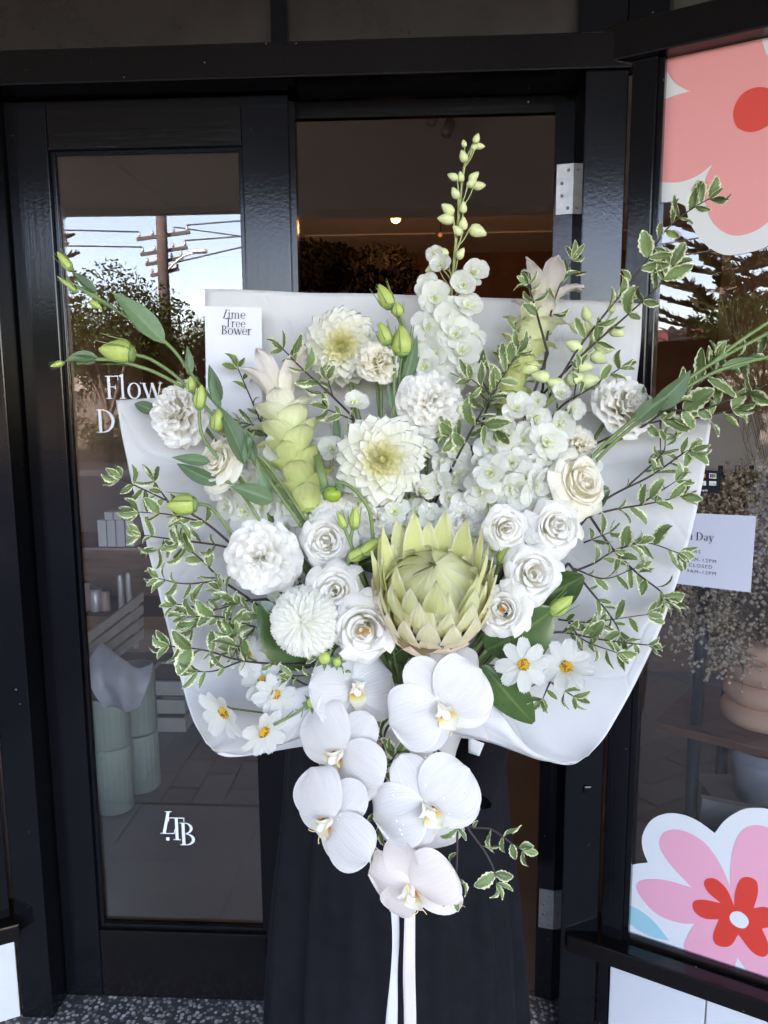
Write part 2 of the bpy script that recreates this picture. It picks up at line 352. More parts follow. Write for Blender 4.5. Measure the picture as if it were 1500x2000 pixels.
# tiled stall risers
for Mx, s in ((MS, 1), (ML, -1)):
    base = boxobj('tile_backing', (0.033 if s > 0 else -UE, 0.006, 0), (UE if s > 0 else -0.004, 0.10, SILL_B-0.002), M_grout, shop, Mx)
    k = 0; u = 0.034; ws = [sp(1380, 1970, 0.0)[0]-0.034] + [0.20]*9
    for w in ws:
        z = SILL_B-0.003; hh = [SILL_B-0.02-0.0]
        zt = z
        while zt > 0.01:
            zb = max(0.004, zt-0.30)
            a, b = (u, u+w-0.003) if s > 0 else (-u-w+0.033, -u+0.030)
            boxobj('tile', (a, -0.001-0.0006*random.random(), zb+0.003), (b, 0.0055, zt), M_tile, base, Mx, bev=0.002)
            zt = zb
        u += w
        if u > 1.7: break
# upper facade above the awning, and the awning itself
M_facade = mat('cream render', (0.42, 0.38, 0.33), 0.8, var=0.15, vscale=2)
M_soffit = mat('brown soffit boards', (0.30, 0.25, 0.21), 0.7, var=0.12, vscale=1.5)
boxobj('upper_wall', (-14, Y0+0.04, TOPZ), (14, Y0+0.34, 8.4), M_facade, shop)  # out of view; height raised so its shadow covers the road
boxobj('side_wall', (-7.0, Y0-0.75, 0), (-6.7, 9, TOPZ), M_facade, shop)
boxobj('side_wall', (6.7, Y0-0.75, 0), (7.0, 9, TOPZ), M_facade, shop)
ux = C+SD*UE
boxobj('pier_wall', (ux.x, ux.y, 0), (6.7, ux.y+0.3, TOPZ), M_tile, shop)
ul = CL-Vector((SD.x, -SD.y, 0))*UE
boxobj('pier_wall', (-6.7, ul.y, 0), (ul.x, ul.y+0.3, TOPZ), M_tile, shop)
boxobj('roof_slab', (-14, Y0+0.35, 8.0), (14, 9.2, 8.19), M_facade, shop)
boxobj('street_shade_block', (-60, Y0-0.7, -0.15), (-14.1, 9, 8.3), M_facade, None, label='unseen plain rendered block added to shade the street on the left', cat='building')  # unseen block, added so the left part of the street falls in shadow
AW = -3.15
aw = boxobj('awning', (-7.2, AW, TOPZ+0.005), (7.2, Y0+0.03, TOPZ+0.09), M_soffit, None, label='flat brown street awning over the footpath', cat='awning')
boxobj('fascia', (-7.2, AW-0.06, TOPZ-0.05), (7.2, AW-0.001, TOPZ+0.35), mat('dark fascia', (0.08, 0.075, 0.07), 0.5), aw)
for i in range(12):
    boxobj('batten', (-6.9+i*1.2, AW+0.02, TOPZ-0.018), (-6.86+i*1.2, Y0-0.8, TOPZ+0.004), M_soffit, aw)

# ------------------------------------------------------------------ left door leaf (closed)
LX0 = JX+0.004; LX1 = xz(566, 400, YD).x
gx0, gx1 = xz(141, 1030, YD).x, xz(473, 330, YD).x
gz1, gz0 = xz(280, 288, YD).z, xz(350, 1822, YD).z
DT = RAIL_B-0.004
door = thing('shop_door', (LX0, YD, 0), 'closed black glazed door leaf with white lettering on its glass', 'door')
dp = dict(parent=door, bev=0.003)
boxobj('door_stile', (LX0, YD, 0.008), (gx0, YD+0.045, DT), M_paint, **dp)
boxobj('door_stile', (gx1, YD, 0.008), (LX1, YD+0.045, DT), M_paint, **dp)
boxobj('door_rail', (gx0+0.0005, YD+0.001, gz1), (gx1-0.0005, YD+0.044, DT), M_painth, **dp)
boxobj('door_rail', (gx0+0.0005, YD+0.001, 0.008), (gx1-0.0005, YD+0.044, gz0), M_painth, **dp)
for a, b in (((gx0, gz0), (gx0+0.010, gz1)), ((gx1-0.010, gz0), (gx1, gz1)), ((gx0+0.0102, gz1-0.009), (gx1-0.0102, gz1)), ((gx0+0.0102, gz0), (gx1-0.0102, gz0+0.012))):
    boxobj('glazing_bead', (a[0], YD+0.010, a[1]), (b[0], YD+0.020, b[1]), M_paint, door, bev=0.002)
boxobj('door_pane', (gx0+0.002, YD+0.0205, gz0+0.002), (gx1-0.002, YD+0.0245, gz1-0.002), M_glass, door)
boxobj('meeting_bead', (LX1-0.001, YD+0.012, 0.02), (LX1+0.012, YD+0.04, DT-0.01), M_paint, door)
# right leaf, folded back into the shop: we see its hinge edge
hx = xz(1131, 300, YD+0.03).x
MR = Matrix.Translation((hx-0.048, YD+0.045, 0)) @ Matrix.Rotation(R_(-14), 4, 'Z')
leaf = thing('shop_door', (0, 0, 0), 'open black door leaf swung into the shop, steel hinges on its edge', 'door', Mw=MR)
boxobj('door_stile', (0, 0, 0.008), (0.045, 0.09, DT-0.012), M_paint, leaf, MR, bev=0.002)
boxobj('door_stile', (0, 0.56, 0.008), (0.045, 0.64, DT-0.012), M_paint, leaf, MR, bev=0.002)
boxobj('door_rail', (0.001, 0.091, DT-0.13), (0.044, 0.559, DT-0.012), M_paint, leaf, MR, bev=0.002)
boxobj('door_rail', (0.001, 0.091, 0.008), (0.044, 0.559, 0.17), M_paint, leaf, MR, bev=0.002)
boxobj('door_pane', (0.020, 0.090, 0.168), (0.024, 0.561, DT-0.128), M_glass, leaf, MR)
for py0, py1 in ((322, 420), (1735, 1810)):
    z1 = xz(1108, py0, YD+0.045).z; z0 = xz(1108, py1, YD+0.045).z
    h = boxobj('hinge', (0.006, -0.002, z0), (0.046, 0.001, z1), M_steel, leaf, MR)
    for k in range(4):
        zc = lerp(z0, z1, 0.12+0.25*k); xc = 0.022+0.008*(1 if k in (0, 3) else -0.6)
        obj('screw', MB().lathe([(0.0035, 0), (0.003, 0.0012), (0.0001, 0.0012)], 8, Matrix.Rotation(R_(90), 4, 'X')).mesh(M_screw), h, MR @ Matrix.Translation((xc, -0.0021, zc)))
    obj('hinge_pin', MB().tube([(0.052, -0.001, z0), (0.052, -0.001, z1)], 0.005, 8).mesh(M_steel), leaf, MR)

# ------------------------------------------------------------------ lettering: a small serif alphabet
def ring(cx, cy, rx, ry, thick, thin, a0=0, a1=360, n=24):
    out = []; st = []
    for i in range(n+1):
        a = R_(lerp(a0, a1, i/n)); w = thin+(thick-thin)*abs(math.cos(a))**1.5
        o = Vector((cx+rx*math.cos(a), cy+ry*math.sin(a))); d = Vector((rx*math.cos(a), ry*math.sin(a))).normalized()
        st.append((o, o-d*w))
    for i in range(n): out.append([st[i][0], st[i+1][0], st[i+1][1], st[i][1]])
    return out
def rc(x0, y0, x1, y1): return [Vector((x0, y0)), Vector((x1, y0)), Vector((x1, y1)), Vector((x0, y1))]
def stem(x, y0, y1, w=0.13, s0=1, s1=1, sw=0.09, st=0.035):
    o = [rc(x, y0, x+w, y1)]
    if s0: o.append(rc(x-sw, y0, x+w+sw, y0+st))
    if s1 == 1: o.append(rc(x-sw, y1-st, x+w+sw, y1))
    if s1 == 2: o.append([Vector((x-sw, y1-0.09)), Vector((x+w, y1-0.09)), Vector((x+w, y1+0.02)), Vector((x-sw, y1-0.05))])
    return o
def diag(x0, y0, x1, y1, w): return [[Vector((x0, y0)), Vector((x0+w, y0)), Vector((x1+w, y1)), Vector((x1, y1))]]
XH = 0.68
GL = {
 'F': (0.62, lambda: stem(0.1, 0, 1)+[rc(0.2, 0.96, 0.60, 1), rc(0.565, 0.80, 0.60, 0.97), rc(0.2, 0.5, 0.48, 0.535), rc(0.45, 0.42, 0.48, 0.62)]),
 'l': (0.34, lambda: stem(0.1, 0, 1.05, 0.11, 1, 2)),
 'o': (0.66, lambda: ring(0.33, XH/2, 0.30, XH/2+0.015, 0.12, 0.035)),
 'w': (0.92, lambda: diag(0.04, XH, 0.25, 0, 0.12)+diag(0.30, 0, 0.46, XH, 0.04)+diag(0.42, XH, 0.62, 0, 0.12)+diag(0.68, 0, 0.84, XH, 0.04)+[rc(-0.03, XH-0.03, 0.22, XH), rc(0.76, XH-0.03, 0.95, XH)]),
 'D': (0.86, lambda: stem(0.1, 0, 1)+ring(0.26, 0.5, 0.54, 0.5, 0.14, 0.04, -90, 90)),
 'L': (0.62, lambda: stem(0.1, 0, 1)+[rc(0.2, 0, 0.60, 0.04), rc(0.565, 0, 0.60, 0.2)]),
 'T': (0.70, lambda: stem(0.29, 0, 1, s1=0)+[rc(0.02, 0.96, 0.69, 1), rc(0.02, 0.82, 0.055, 0.97), rc(0.655, 0.82, 0.69, 0.97)]),
 'B': (0.70, lambda: stem(0.1, 0, 1)+ring(0.26, 0.755, 0.30, 0.245, 0.12, 0.035, -90, 90)+ring(0.26, 0.265, 0.38, 0.265, 0.13, 0.035, -90, 90)),
 'i': (0.34, lambda: stem(0.1, 0, XH, 0.11, 1, 2)+ring(0.15, 0.9, 0.07, 0.07, 0.069, 0.069, n=10)),
 'm': (1.06, lambda: stem(0.1, 0, XH, 0.11, 1, 2)+stem(0.45, 0, 0.45, 0.11, 1, 0)+stem(0.80, 0, 0.45, 0.11, 1, 0)+ring(0.385, 0.44, 0.175, 0.24, 0.10, 0.04, 0, 150, 12)+ring(0.735, 0.44, 0.175, 0.24, 0.10, 0.04, 0, 150, 12)),
 'e': (0.60, lambda: ring(0.31, XH/2, 0.27, XH/2+0.01, 0.11, 0.035, 0, 320)+[rc(0.06, XH/2+0.01, 0.56, XH/2+0.045)]),
 'r': (0.50, lambda: stem(0.1, 0, XH, 0.11, 1, 2)+ring(0.36, 0.46, 0.2, 0.22, 0.09, 0.05, 50, 170, 12)),
 'a': (0.58, lambda: stem(0.36, 0, 0.5, 0.11, 0, 0)+ring(0.27, 0.46, 0.20, 0.22, 0.09, 0.04, 0, 150, 12)+ring(0.27, 0.19, 0.21, 0.20, 0.10, 0.035, 60, 330, 16)+[rc(0.42, 0, 0.56, 0.035)]),
 'y': (0.62, lambda: diag(0.06, XH, 0.28, 0, 0.11)+diag(0.16, -0.28, 0.50, XH, 0.04)+[rc(0, XH-0.03, 0.24, XH), rc(0.42, XH-0.03, 0.62, XH), rc(0.06, -0.29, 0.20, -0.22)]),
 ' ': (0.3, lambda: []),
}
def serif(name, text, h, mt, parent, Mw, slant={}, weight=1.0, **k):
    """letters of cap height h as thin raised shapes in the frame Mw (x right, y up, z towards the reader)"""
    V = []; F = []; x = 0; z = 0
    for ch in text:
        w, fn = GL[ch]; sl = slant.get(ch, 0)
        for poly in fn():
            n = len(V); z += 0.00001
            V += [Vector(((x+p.x+sl*p.y)*h, p.y*h, z)) for p in poly]; F.append(tuple(range(n, n+len(poly))))
        x += w
    return obj(name, build(V, F, mt, smooth_=False, name=name), parent, Mw, **k)
def sans(name, text, size, mt, parent, Mw, space=1.0):
    cu = bpy.data.curves.new(name, 'FONT'); cu.body = text; cu.size = size; cu.space_character = space
    t = bpy.data.objects.new(name, cu); COL.objects.link(t); dg = bpy.context.evaluated_depsgraph_get()
    me = bpy.data.meshes.new_from_object(t.evaluated_get(dg)); bpy.data.objects.remove(t); me.materials.clear(); me.materials.append(mt)
    return obj(name, me, parent, Mw)
def face_frame(o, xd, n):
    """matrix with x along xd and z along n (towards the reader)"""
    xd = xd.normalized(); n = n.normalized(); y = n.cross(xd); Mx = Matrix((xd, y, n)).transposed().to_4x4(); Mx.translation = o; return Mx
M_letter = mat('white vinyl letter', (0.82, 0.84, 0.84), 0.5)
YG = YD+0.0200
def on_door(px, py, z=0.0004): q = on_y(px, py, YG); return face_frame(q-Vector((0, z, 0)), Vector((1, 0, 0)), Vector((0, -1, 0)))
hcap = abs(on_y(215, 733, YG).z-on_y(212, 778, YG).z)
serif('lettering', 'Flow', hcap, M_letter, door, on_door(207, 779))
serif('lettering', 'D', hcap*1.02, M_letter, door, on_door(190, 845))
hb = abs(on_y(330, 1583, YG).z-on_y(330, 1627, YG).z)
serif('lettering', 'L', hb, M_letter, door, on_door(313, 1628), slant={'L': 0.22})
serif('lettering', 'T', hb, M_letter, door, on_door(330, 1640, 0.0008))
serif('lettering', 'B', hb, M_letter, door, on_door(352, 1650, 0.0012))
q = on_y(328, 1638, YG)
boxobj('lettering', (q.x-0.004, YG-0.0012, q.z-0.004), (q.x+0.004, YG-0.0004, q.z+0.004), M_letter, door)

# ------------------------------------------------------------------ vinyl flowers, notice and payment sticker on the window
def decal_poly(name, pts, mt, layer, parent, closed_smooth=True):
    """pts: (px, py[, 's'=sharp corner]) traced on the pane"""
    uvz = [(Vector(sp(p[0], p[1], 0.0255-0.0007*layer)), len(p) > 2) for p in pts]
    n = len(uvz); out = []
    for i in range(n):
        p1, s1 = uvz[i]; p2, s2 = uvz[(i+1) % n]
        p0 = p1*2-p2 if s1 else uvz[i-1][0]; p3 = p2*2-p1 if s2 else uvz[(i+2) % n][0]
        for k in range(5):
            t = k/5; out.append(0.5*((2*p1)+(p2-p0)*t+(2*p0-5*p1+4*p2-p3)*t*t+(3*p1-p0-3*p2+p3)*t**3))
    y = 0.0255-0.0007*layer; m = len(out)
    V = [Vector((p.x, y, p.y)) for p in out]+[Vector((p.x, y+0.0004, p.y)) for p in out]
    F = [tuple(range(m)), tuple(range(2*m-1, m-1, -1))]+[(i, i+m, (i+1) % m+m, (i+1) % m) for i in range(m)]
    return obj(name, build(V, F, mt, smooth_=False, name=name), parent, MS)
d1 = thing('window_decal', C+SD*0.3+Vector((0, 0, 2.0)), 'large salmon pink vinyl flower with plain red centre at the window top', 'window decal')
decal_poly('backing', [(1281, 119, 's'), (1274, 386, 's'), (1292, 395), (1318, 394), (1338, 402, 's'), (1350, 440), (1376, 476), (1412, 497), (1452, 495), (1500, 480), (1570, 430), (1640, 350), (1660, 200), (1650, 42, 's')], M_vinyl, 1, d1)
decal_poly('petal', [(1297, 116, 's'), (1304, 140), (1322, 164), (1348, 178, 's'), (1316, 187), (1279, 203, 's'), (1275, 347, 's'), (1296, 355), (1330, 355), (1364, 342), (1392, 320, 's'), (1377, 352), (1377, 392), (1390, 430), (1414, 453), (1440, 460), (1470, 453), (1500, 434), (1560, 380), (1600, 300), (1610, 180), (1570, 100), (1510, 76, 's'), (1498, 110, 's'), (1488, 77, 's')], M_pink1, 2, d1)
decal_poly('flower_centre', [(1480, 170), (1448, 185), (1432, 218), (1440, 248), (1468, 258), (1500, 245), (1525, 215), (1515, 180)], M_red, 3, d1)
c3 = lambda x, y, *s: (900+x/2.5, 1250+y/2.5, *s)
d2 = thing('window_decal', C+SD*0.3+Vector((0, 0, 0.5)), 'pink vinyl flower with red inner petals and blue leaf above the sill', 'window decal')
decal_poly('backing', [c3(797, 1425, 's'), c3(800, 1118, 's'), c3(850, 1095), c3(913, 1087, 's'), c3(888, 1020), c3(888, 950), c3(930, 880), c3(1000, 848), c3(1080, 852), c3(1160, 885), c3(1240, 943, 's'), c3(1290, 880), c3(1370, 830), c3(1440, 820), c3(1520, 832), c3(1650, 900), c3(1750, 1100), c3(1800, 1400), c3(1800, 1840, 's')], M_vinyl, 1, d2)
decal_poly('petal', [c3(1130, 1210, 's'), c3(1040, 1115), c3(985, 1040), c3(970, 985), c3(995, 940), c3(1050, 926), c3(1120, 945), c3(1200, 1000), c3(1270, 1100), c3(1315, 1205, 's'), c3(1318, 1100), c3(1335, 1000), c3(1375, 930), c3(1440, 905), c3(1520, 930), c3(1580, 1020), c3(1580, 1150), c3(1540, 1230, 's'), c3(1650, 1180), c3(1730, 1260), c3(1700, 1400), c3(1600, 1450, 's'), c3(1680, 1560), c3(1690, 1740, 's'), c3(1500, 1668), c3(1415, 1640, 's'), c3(1350, 1550, 's'), c3(1335, 1612, 's'), c3(1085, 1524, 's'), c3(1100, 1460), c3(1142, 1386, 's'), c3(1060, 1380), c3(960, 1340), c3(890, 1270), c3(858, 1212), c3(872, 1180), c3(920, 1168), c3(1000, 1174)], M_pink2, 2, d2)
decal_poly('inner_petal', [c3(1270, 1285, 's'), c3(1210, 1235), c3(1187, 1190), c3(1205, 1165), c3(1250, 1170), c3(1300, 1220), c3(1335, 1300, 's'), c3(1340, 1230), c3(1365, 1170), c3(1405, 1158), c3(1445, 1180), c3(1450, 1240), c3(1430, 1310, 's'), c3(1490, 1305), c3(1540, 1340), c3(1535, 1390), c3(1470, 1410, 's'), c3(1500, 1480), c3(1500, 1530), c3(1470, 1547), c3(1420, 1520), c3(1355, 1438, 's'), c3(1320, 1490), c3(1275, 1498), c3(1240, 1480), c3(1232, 1440), c3(1260, 1365, 's'), c3(1190, 1360), c3(1140, 1325), c3(1135, 1280), c3(1180, 1268)], M_red, 3, d2)
decal_poly('flower_centre', [c3(1313, 1350), c3(1330, 1328), c3(1365, 1328), c3(1398, 1355), c3(1405, 1385), c3(1385, 1407), c3(1350, 1402), c3(1320, 1378)], M_vinyl, 4, d2)
decal_poly('leaf', [c3(800, 1292, 's'), c3(860, 1312), c3(940, 1372), c3(1018, 1468, 's'), c3(930, 1450), c3(850, 1405), c3(800, 1358, 's')], M_blue, 2, d2)
M_notice = mat('notice paper', (0.58, 0.59, 0.68), 0.6)
NOFF = 0.024
def sheet_on_glass(name, px, mt, off, thick, **k):
    V = []
    for o_ in (off, off+thick):
        for x, y in px: u, z = sp(x, y, off); V.append(Vector((u, o_, z)))
    return obj(name, build(V, [(0, 1, 2, 3), (7, 6, 5, 4), (0, 4, 5, 1), (1, 5, 6, 2), (2, 6, 7, 3), (3, 7, 4, 0)], mt, smooth_=False, name=name), None, MS, **k)
notice = sheet_on_glass('notice', [(1262, 998), (1477, 1008), (1466, 1157), (1252, 1132)], M_notice, NOFF, 0.0004, label='white paper opening hours notice taped to the window glass', cat='notice')
def on_glass(px, py, off, tilt=0.0):
    u, z = sp(px, py, off); q = C+SD*u+SN*(off)+Vector((0, 0, z))
    return face_frame(q, SD*math.cos(tilt)+Vector((0, 0, 1))*math.sin(tilt), -SN)
hn = abs(sp(1370, 1040, NOFF)[1]-sp(1370, 1056, NOFF)[1])
tl = R_(-1.0)
serif('print', 'ia Day', hn*1.0, M_ink, notice, on_glass(1338, 1053, NOFF-0.0006, tl))
for txt, x, y in (('OURS', 1337, 1078), ('9AM-12PM', 1341, 1094), ('N CLOSED', 1331, 1104.5), ('N 9AM-12PM', 1327, 1116)):
    sans('print', txt, hn*0.60, M_ink, notice, on_glass(x, y, NOFF-0.0006, tl), 1.30)
M_stick = mat('black sticker', (0.012, 0.012, 0.014), 0.3)
stk = sheet_on_glass('payment_sticker', [(1340, 916), (1408, 920), (1407, 964), (1336, 961)], M_stick, NOFF, 0.0004, label='small black card payment sticker on the window glass', cat='sticker')
def chip(px, col, layer=1):
    V = [Vector((sp(x, y, NOFF-0.0005*layer)[0], NOFF-0.0005*layer, sp(x, y, NOFF-0.0005*layer)[1])) for x, y in px]
    obj('print', build(V, [tuple(range(len(V)))], mat('print ink', col, 0.5), smooth_=False), stk, MS)
chip([(1385, 924), (1399, 925), (1399, 935), (1385, 934)], (0.8, 0.8, 0.8))
for i, c_ in enumerate(((0.03, 0.08, 0.4), (0.6, 0.03, 0.03), (0.03, 0.35, 0.08))): chip([(1386.5+i*4, 926), (1390+i*4, 926), (1390+i*4, 933), (1386.5+i*4, 933)], c_, 2)
chip([(1366, 926), (1372, 922.5), (1378, 926), (1378, 932), (1372, 935), (1366, 932)], (0.75, 0.25, 0.03))
chip([(1362, 939), (1379, 939.5), (1379, 948), (1362, 947.5)], (0.8, 0.8, 0.8)); chip([(1385, 939.5), (1399, 940), (1399, 948.5), (1385, 948)], (0.8, 0.8, 0.8))
sans('print', 'Pay', 0.006, M_ink, stk, on_glass(1366, 946, NOFF-0.0011)); sans('print', 'G Pay', 0.005, M_ink, stk, on_glass(1386, 946.5, NOFF-0.0011))
sans('print', 'shopify', 0.0065, M_letter, stk, on_glass(1363, 959, NOFF-0.0006))

# ------------------------------------------------------------------ ground and street (seen mirrored in the glass)
def struct(name, a, b, mt, Mw=I4, bev=0.0): return boxobj(name, a, b, mt, None, Mw, bev, kind='structure')
M_asph = mat('asphalt', (0.07, 0.065, 0.06), 0.85, var=0.25, vscale=3)
M_grass = mat('dry verge grass', (0.10, 0.115, 0.04), 0.9, var=0.4, vscale=1.2, bump=0.5, bscale=50)
M_paver = mat('warm grey concrete paver', (0.30, 0.268, 0.238), 0.75, var=0.14, vscale=3.5, bump=0.15, bscale=120)
M_joint = mat('dark joint', (0.12, 0.105, 0.092), 0.95, var=0.2, vscale=3)
M_kerb = mat('kerb concrete', (0.33, 0.32, 0.30), 0.8, var=0.15, vscale=4)
gnd = struct('ground', (-400, -400, -0.60), (400, 400, -0.16), M_grass)
struct('road', (-120, -13.2, -0.158), (120, -4.15, -0.12), M_asph)
fp = struct('footpath', (-14, -4.0, -0.158), (14, 0.772, -0.008), M_joint)
fp2 = struct('entry_floor', (-14, 0.774, -0.158), (14, 1.60, -0.008), M_joint)
struct('kerb', (-40, -4.149, -0.158), (40, -4.001, 0.0), M_kerb, bev=0.01)
struct('kerb', (-40, -13.35, -0.158), (40, -13.201, 0.0), M_kerb, bev=0.01)
struct('footpath', (-40, -16, -0.158), (40, -13.351, -0.004), M_joint)
random.seed(3)
pav = [MB().box((-0.056, -0.113, -0.0075), (0.056, 0.113, 0.0), bev=0.003).mesh(mat('grey brick paver', (0.27*k, 0.238*k, 0.21*k), 0.75, var=0.16, vscale=6, bump=0.15, bscale=120), False, 'brick_paver') for k in (0.9, 1.0, 1.12)]
for i in range(-15, 16):
    for j in range(9):
        obj('brick_paver', pav[random.randrange(3)], fp, Matrix.Translation((i*0.116+0.02, 0.655-j*0.230+(0.115 if i % 2 else 0)-0.115, random.uniform(-0.0014, 0.0008))))
half = MB().box((-0.056, -0.0555, -0.0075), (0.056, 0.0555, 0.0), bev=0.003).mesh(pav[1].materials[0], False, 'brick_paver')
for i in range(-14, 16, 2): obj('brick_paver', half, fp, Matrix.Translation((i*0.116+0.02, 0.7135, random.uniform(-0.0014, 0.0008))))
tl_ = MB().box((-0.2230, -0.168, -0.0075), (0.2230, 0.168, 0.0), bev=0.003).mesh(M_paver, False, 'floor_tile')
for i in range(-4, 5):
    for j in range(2): obj('floor_tile', tl_, fp2, Matrix.Translation((i*0.45+0.1, 0.948+j*0.340, random.uniform(-0.001, 0.0006))))
struct('threshold', (JX-0.6, 1.46, -0.006), (PX1+0.6, YD+0.07, 0.002), M_terr)

# ------------------------------------------------------------------ inside the shop
RX, RB, RC = 2.95, 8.0, 2.93
M_wall = mat('warm grey shop wall', (0.70, 0.62, 0.55), 0.8, var=0.08, vscale=2)
M_ceil = mat('shop ceiling', (0.82, 0.76, 0.71), 0.8, var=0.04, vscale=2)
M_shopfl = mat('polished concrete shop floor', (0.16, 0.157, 0.157), 0.35, var=0.2, vscale=2)
M_brick = mat('brown back wall', (0.22, 0.12, 0.07), 0.8, var=0.3, vscale=3)
struct('shop_floor', (-RX, YD+0.075, -0.10), (RX, RB, 0.0), M_shopfl)
fy = ux.y+0.31
struct('shop_wall', (-RX-0.1, fy, -0.1), (-RX-0.001, RB, RC+0.05), M_wall)
struct('shop_wall', (RX+0.001, fy, -0.1), (RX+0.1, RB, RC+0.05), M_wall)
struct('shop_wall', (-RX-0.1, RB+0.001, -0.1), (RX+0.1, RB+0.1, RC+0.05), M_brick)
cl_ = struct('shop_ceiling', (-RX-0.1, fy-0.30, RC), (RX+0.1, RB, RC+0.04), M_ceil)
struct('shop_floor', (-RX, fy, -0.102), (RX, YD+0.074, -0.002), M_shopfl)
for k in range(6): boxobj('ceiling_batten', (-RX, 2.3+k*0.95, RC-0.012), (RX, 2.34+k*0.95, RC-0.001), M_ceil, cl_)
for k in range(5): boxobj('ceiling_batten', (-2.3+k*1.2, fy, RC-0.010), (-2.26+k*1.2, RB, RC-0.0015), M_ceil, cl_)
by = 4.1
struct('ceiling_beam', (-RX, by, on_y(760, 408, by).z), (RX, by+0.2, RC-0.013), M_ceil)
# lit pendant bulb
pb = on_y(773, 421, 5.0)
pend = thing('pendant_lamp', pb, 'bare warm glowing pendant bulb hanging in the back of the shop', 'lamp')
obj('bulb', MB().lathe([(0.0, -0.048), (0.026, -0.036), (0.036, -0.008), (0.028, 0.014), (0.012, 0.03)], 12).mesh(mat('glowing bulb', (1, 0.7, 0.3), 0.4, emit=((1, 0.52, 0.13), 0.16))), pend, Matrix.Translation(pb))
obj('cord', MB().tube([pb+Vector((0, 0, 0.03)), Vector((pb.x, pb.y, RC))], 0.003, 6).mesh(M_ink), pend)
ld = bpy.data.lights.new('bulb_light', 'POINT'); ld.energy = 1.8; ld.color = (1, 0.55, 0.22); ld.shadow_soft_size = 0.04
lo = bpy.data.objects.new('bulb_light', ld); link(lo, pend, Matrix.Translation(pb-Vector((0, 0, 0.06))))
pb2 = on_y(860, 459, 6.2)
p2_ = thing('pendant_lamp', pb2, 'second small dim pendant bulb behind the white flower spike', 'lamp')
obj('bulb', MB().ball((0, 0, 0), 0.018).mesh(mat('dim bulb', (0.8, 0.4, 0.15), 0.4, emit=((1, 0.40, 0.12), 0.02))), p2_, Matrix.Translation(pb2))
obj('cord', MB().tube([pb2, Vector((pb2.x, pb2.y, RC))], 0.003, 6).mesh(M_ink), p2_)
# track lights on the ceiling
tp0, tp1 = on_z(850, 182, RC-0.02), on_z(925, 250, RC-0.02)
M_trk = mat('pale spotlight metal', (0.5, 0.48, 0.45), 0.4)
trk = thing('track_light', (tp0+tp1)/2, 'short ceiling track with pale spotlight heads, unlit', 'track light')
obj('track', MB().tube([tp0, tp1], 0.014, 4).mesh(M_ink), trk)
for t in (0.05, 0.4, 0.8):
    q = tp0.lerp(tp1, t)-Vector((0, 0, 0.02))
    obj('spotlight', MB().tube([q, q-Vector((0, 0, 0.05)), q-Vector((0.01, 0.03, 0.06)), q-Vector((0.03, 0.09, 0.13))], lambda s: 0.008 if s < 0.4 else 0.028, 8).mesh(M_trk), trk)
# dark dried arrangements at the back
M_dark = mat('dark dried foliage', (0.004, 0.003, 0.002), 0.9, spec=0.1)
def leafball(rx, rz, n, sz, mt, seed, hole=0.0):
    rnd = random.Random(seed); V = []; F = []
    for i in range(n):
        d = Vector((rnd.gauss(0, 1), rnd.gauss(0, 1), rnd.gauss(0, 1))).normalized(); rr = rnd.random()**0.4
        c = Vector((d.x*rx*rr, d.y*rx*rr, d.z*rz*rr)); a = Vector((rnd.gauss(0, 1), rnd.gauss(0, 1), rnd.gauss(0, 1))).normalized(); b = a.orthogonal().normalized()
        s = sz*rnd.uniform(0.6, 1.4); k = len(V)
        V += [c-a*s, c+b*s*0.45, c+a*s, c-b*s*0.45]; F.append((k, k+1, k+2, k+3))
    return V, F
M_bpot = mat('dark pot', (0.03, 0.05, 0.05), 0.5)
for k, (px, py, Y, r, lb) in enumerate(((600, 530, 5.6, 0.30, 'wide dark dried arrangement in a pot at the back of the shop'), (655, 515, 5.9, 0.20, 'tall round dark dried arrangement beside the glowing bulb'), (745, 535, 5.4, 0.28, 'spreading dark dried arrangement below the glowing bulb'))):
    q = on_y(px, py, Y); base = Vector((q.x, q.y, 0))
    t = thing('dried_arrangement', base, lb, 'plant', 'dried arrangements at the back')
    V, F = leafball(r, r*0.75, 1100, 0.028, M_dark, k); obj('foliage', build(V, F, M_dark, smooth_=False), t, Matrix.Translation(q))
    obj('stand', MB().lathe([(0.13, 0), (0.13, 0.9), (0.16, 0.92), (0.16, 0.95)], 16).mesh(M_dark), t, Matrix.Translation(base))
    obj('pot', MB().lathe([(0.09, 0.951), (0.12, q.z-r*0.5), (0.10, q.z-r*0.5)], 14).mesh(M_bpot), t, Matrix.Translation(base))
# counter along the back right
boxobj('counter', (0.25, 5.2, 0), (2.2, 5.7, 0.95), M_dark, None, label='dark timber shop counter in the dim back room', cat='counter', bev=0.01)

# -- things seen through the closed door's glass
M_vase = mat('sage green ceramic', (0.29, 0.37, 0.31), 0.5, var=0.06, vscale=8)
def ribbed(r, h, seg=72, waist=0):
    prof = [(r*0.92, 0), (r, h*0.03), (r, h*0.93), (r*0.985, h), (r*0.92, h), (r*0.90, h*0.15), (0.0, h*0.12)]
    return MB().lathe(prof, seg, wob=lambda a, t: 1+0.045*abs(math.sin(a*12))*(1 if t < 0.5 else 0)).mesh(M_vase)
def gz(px, py, z=0.0): return on_z(px, py, z)
def vase_stack(px, py, w, specs, labels):
    b = gz(px, py); dep = (b-EYE).dot(FW); r = w/2/FPX*dep; b = b+Vector((0, r*0.8, 0)); z = 0.0
    for (hp, rk), lb in zip(specs, labels):
        h = hp/FPX*dep*1.06
        obj('ribbed_vase', ribbed(r*rk, h), None, Matrix.Translation((b.x, b.y, z+0.001)), label=lb, cat='vase', group='stacked sage ribbed vases'); z += h+0.001
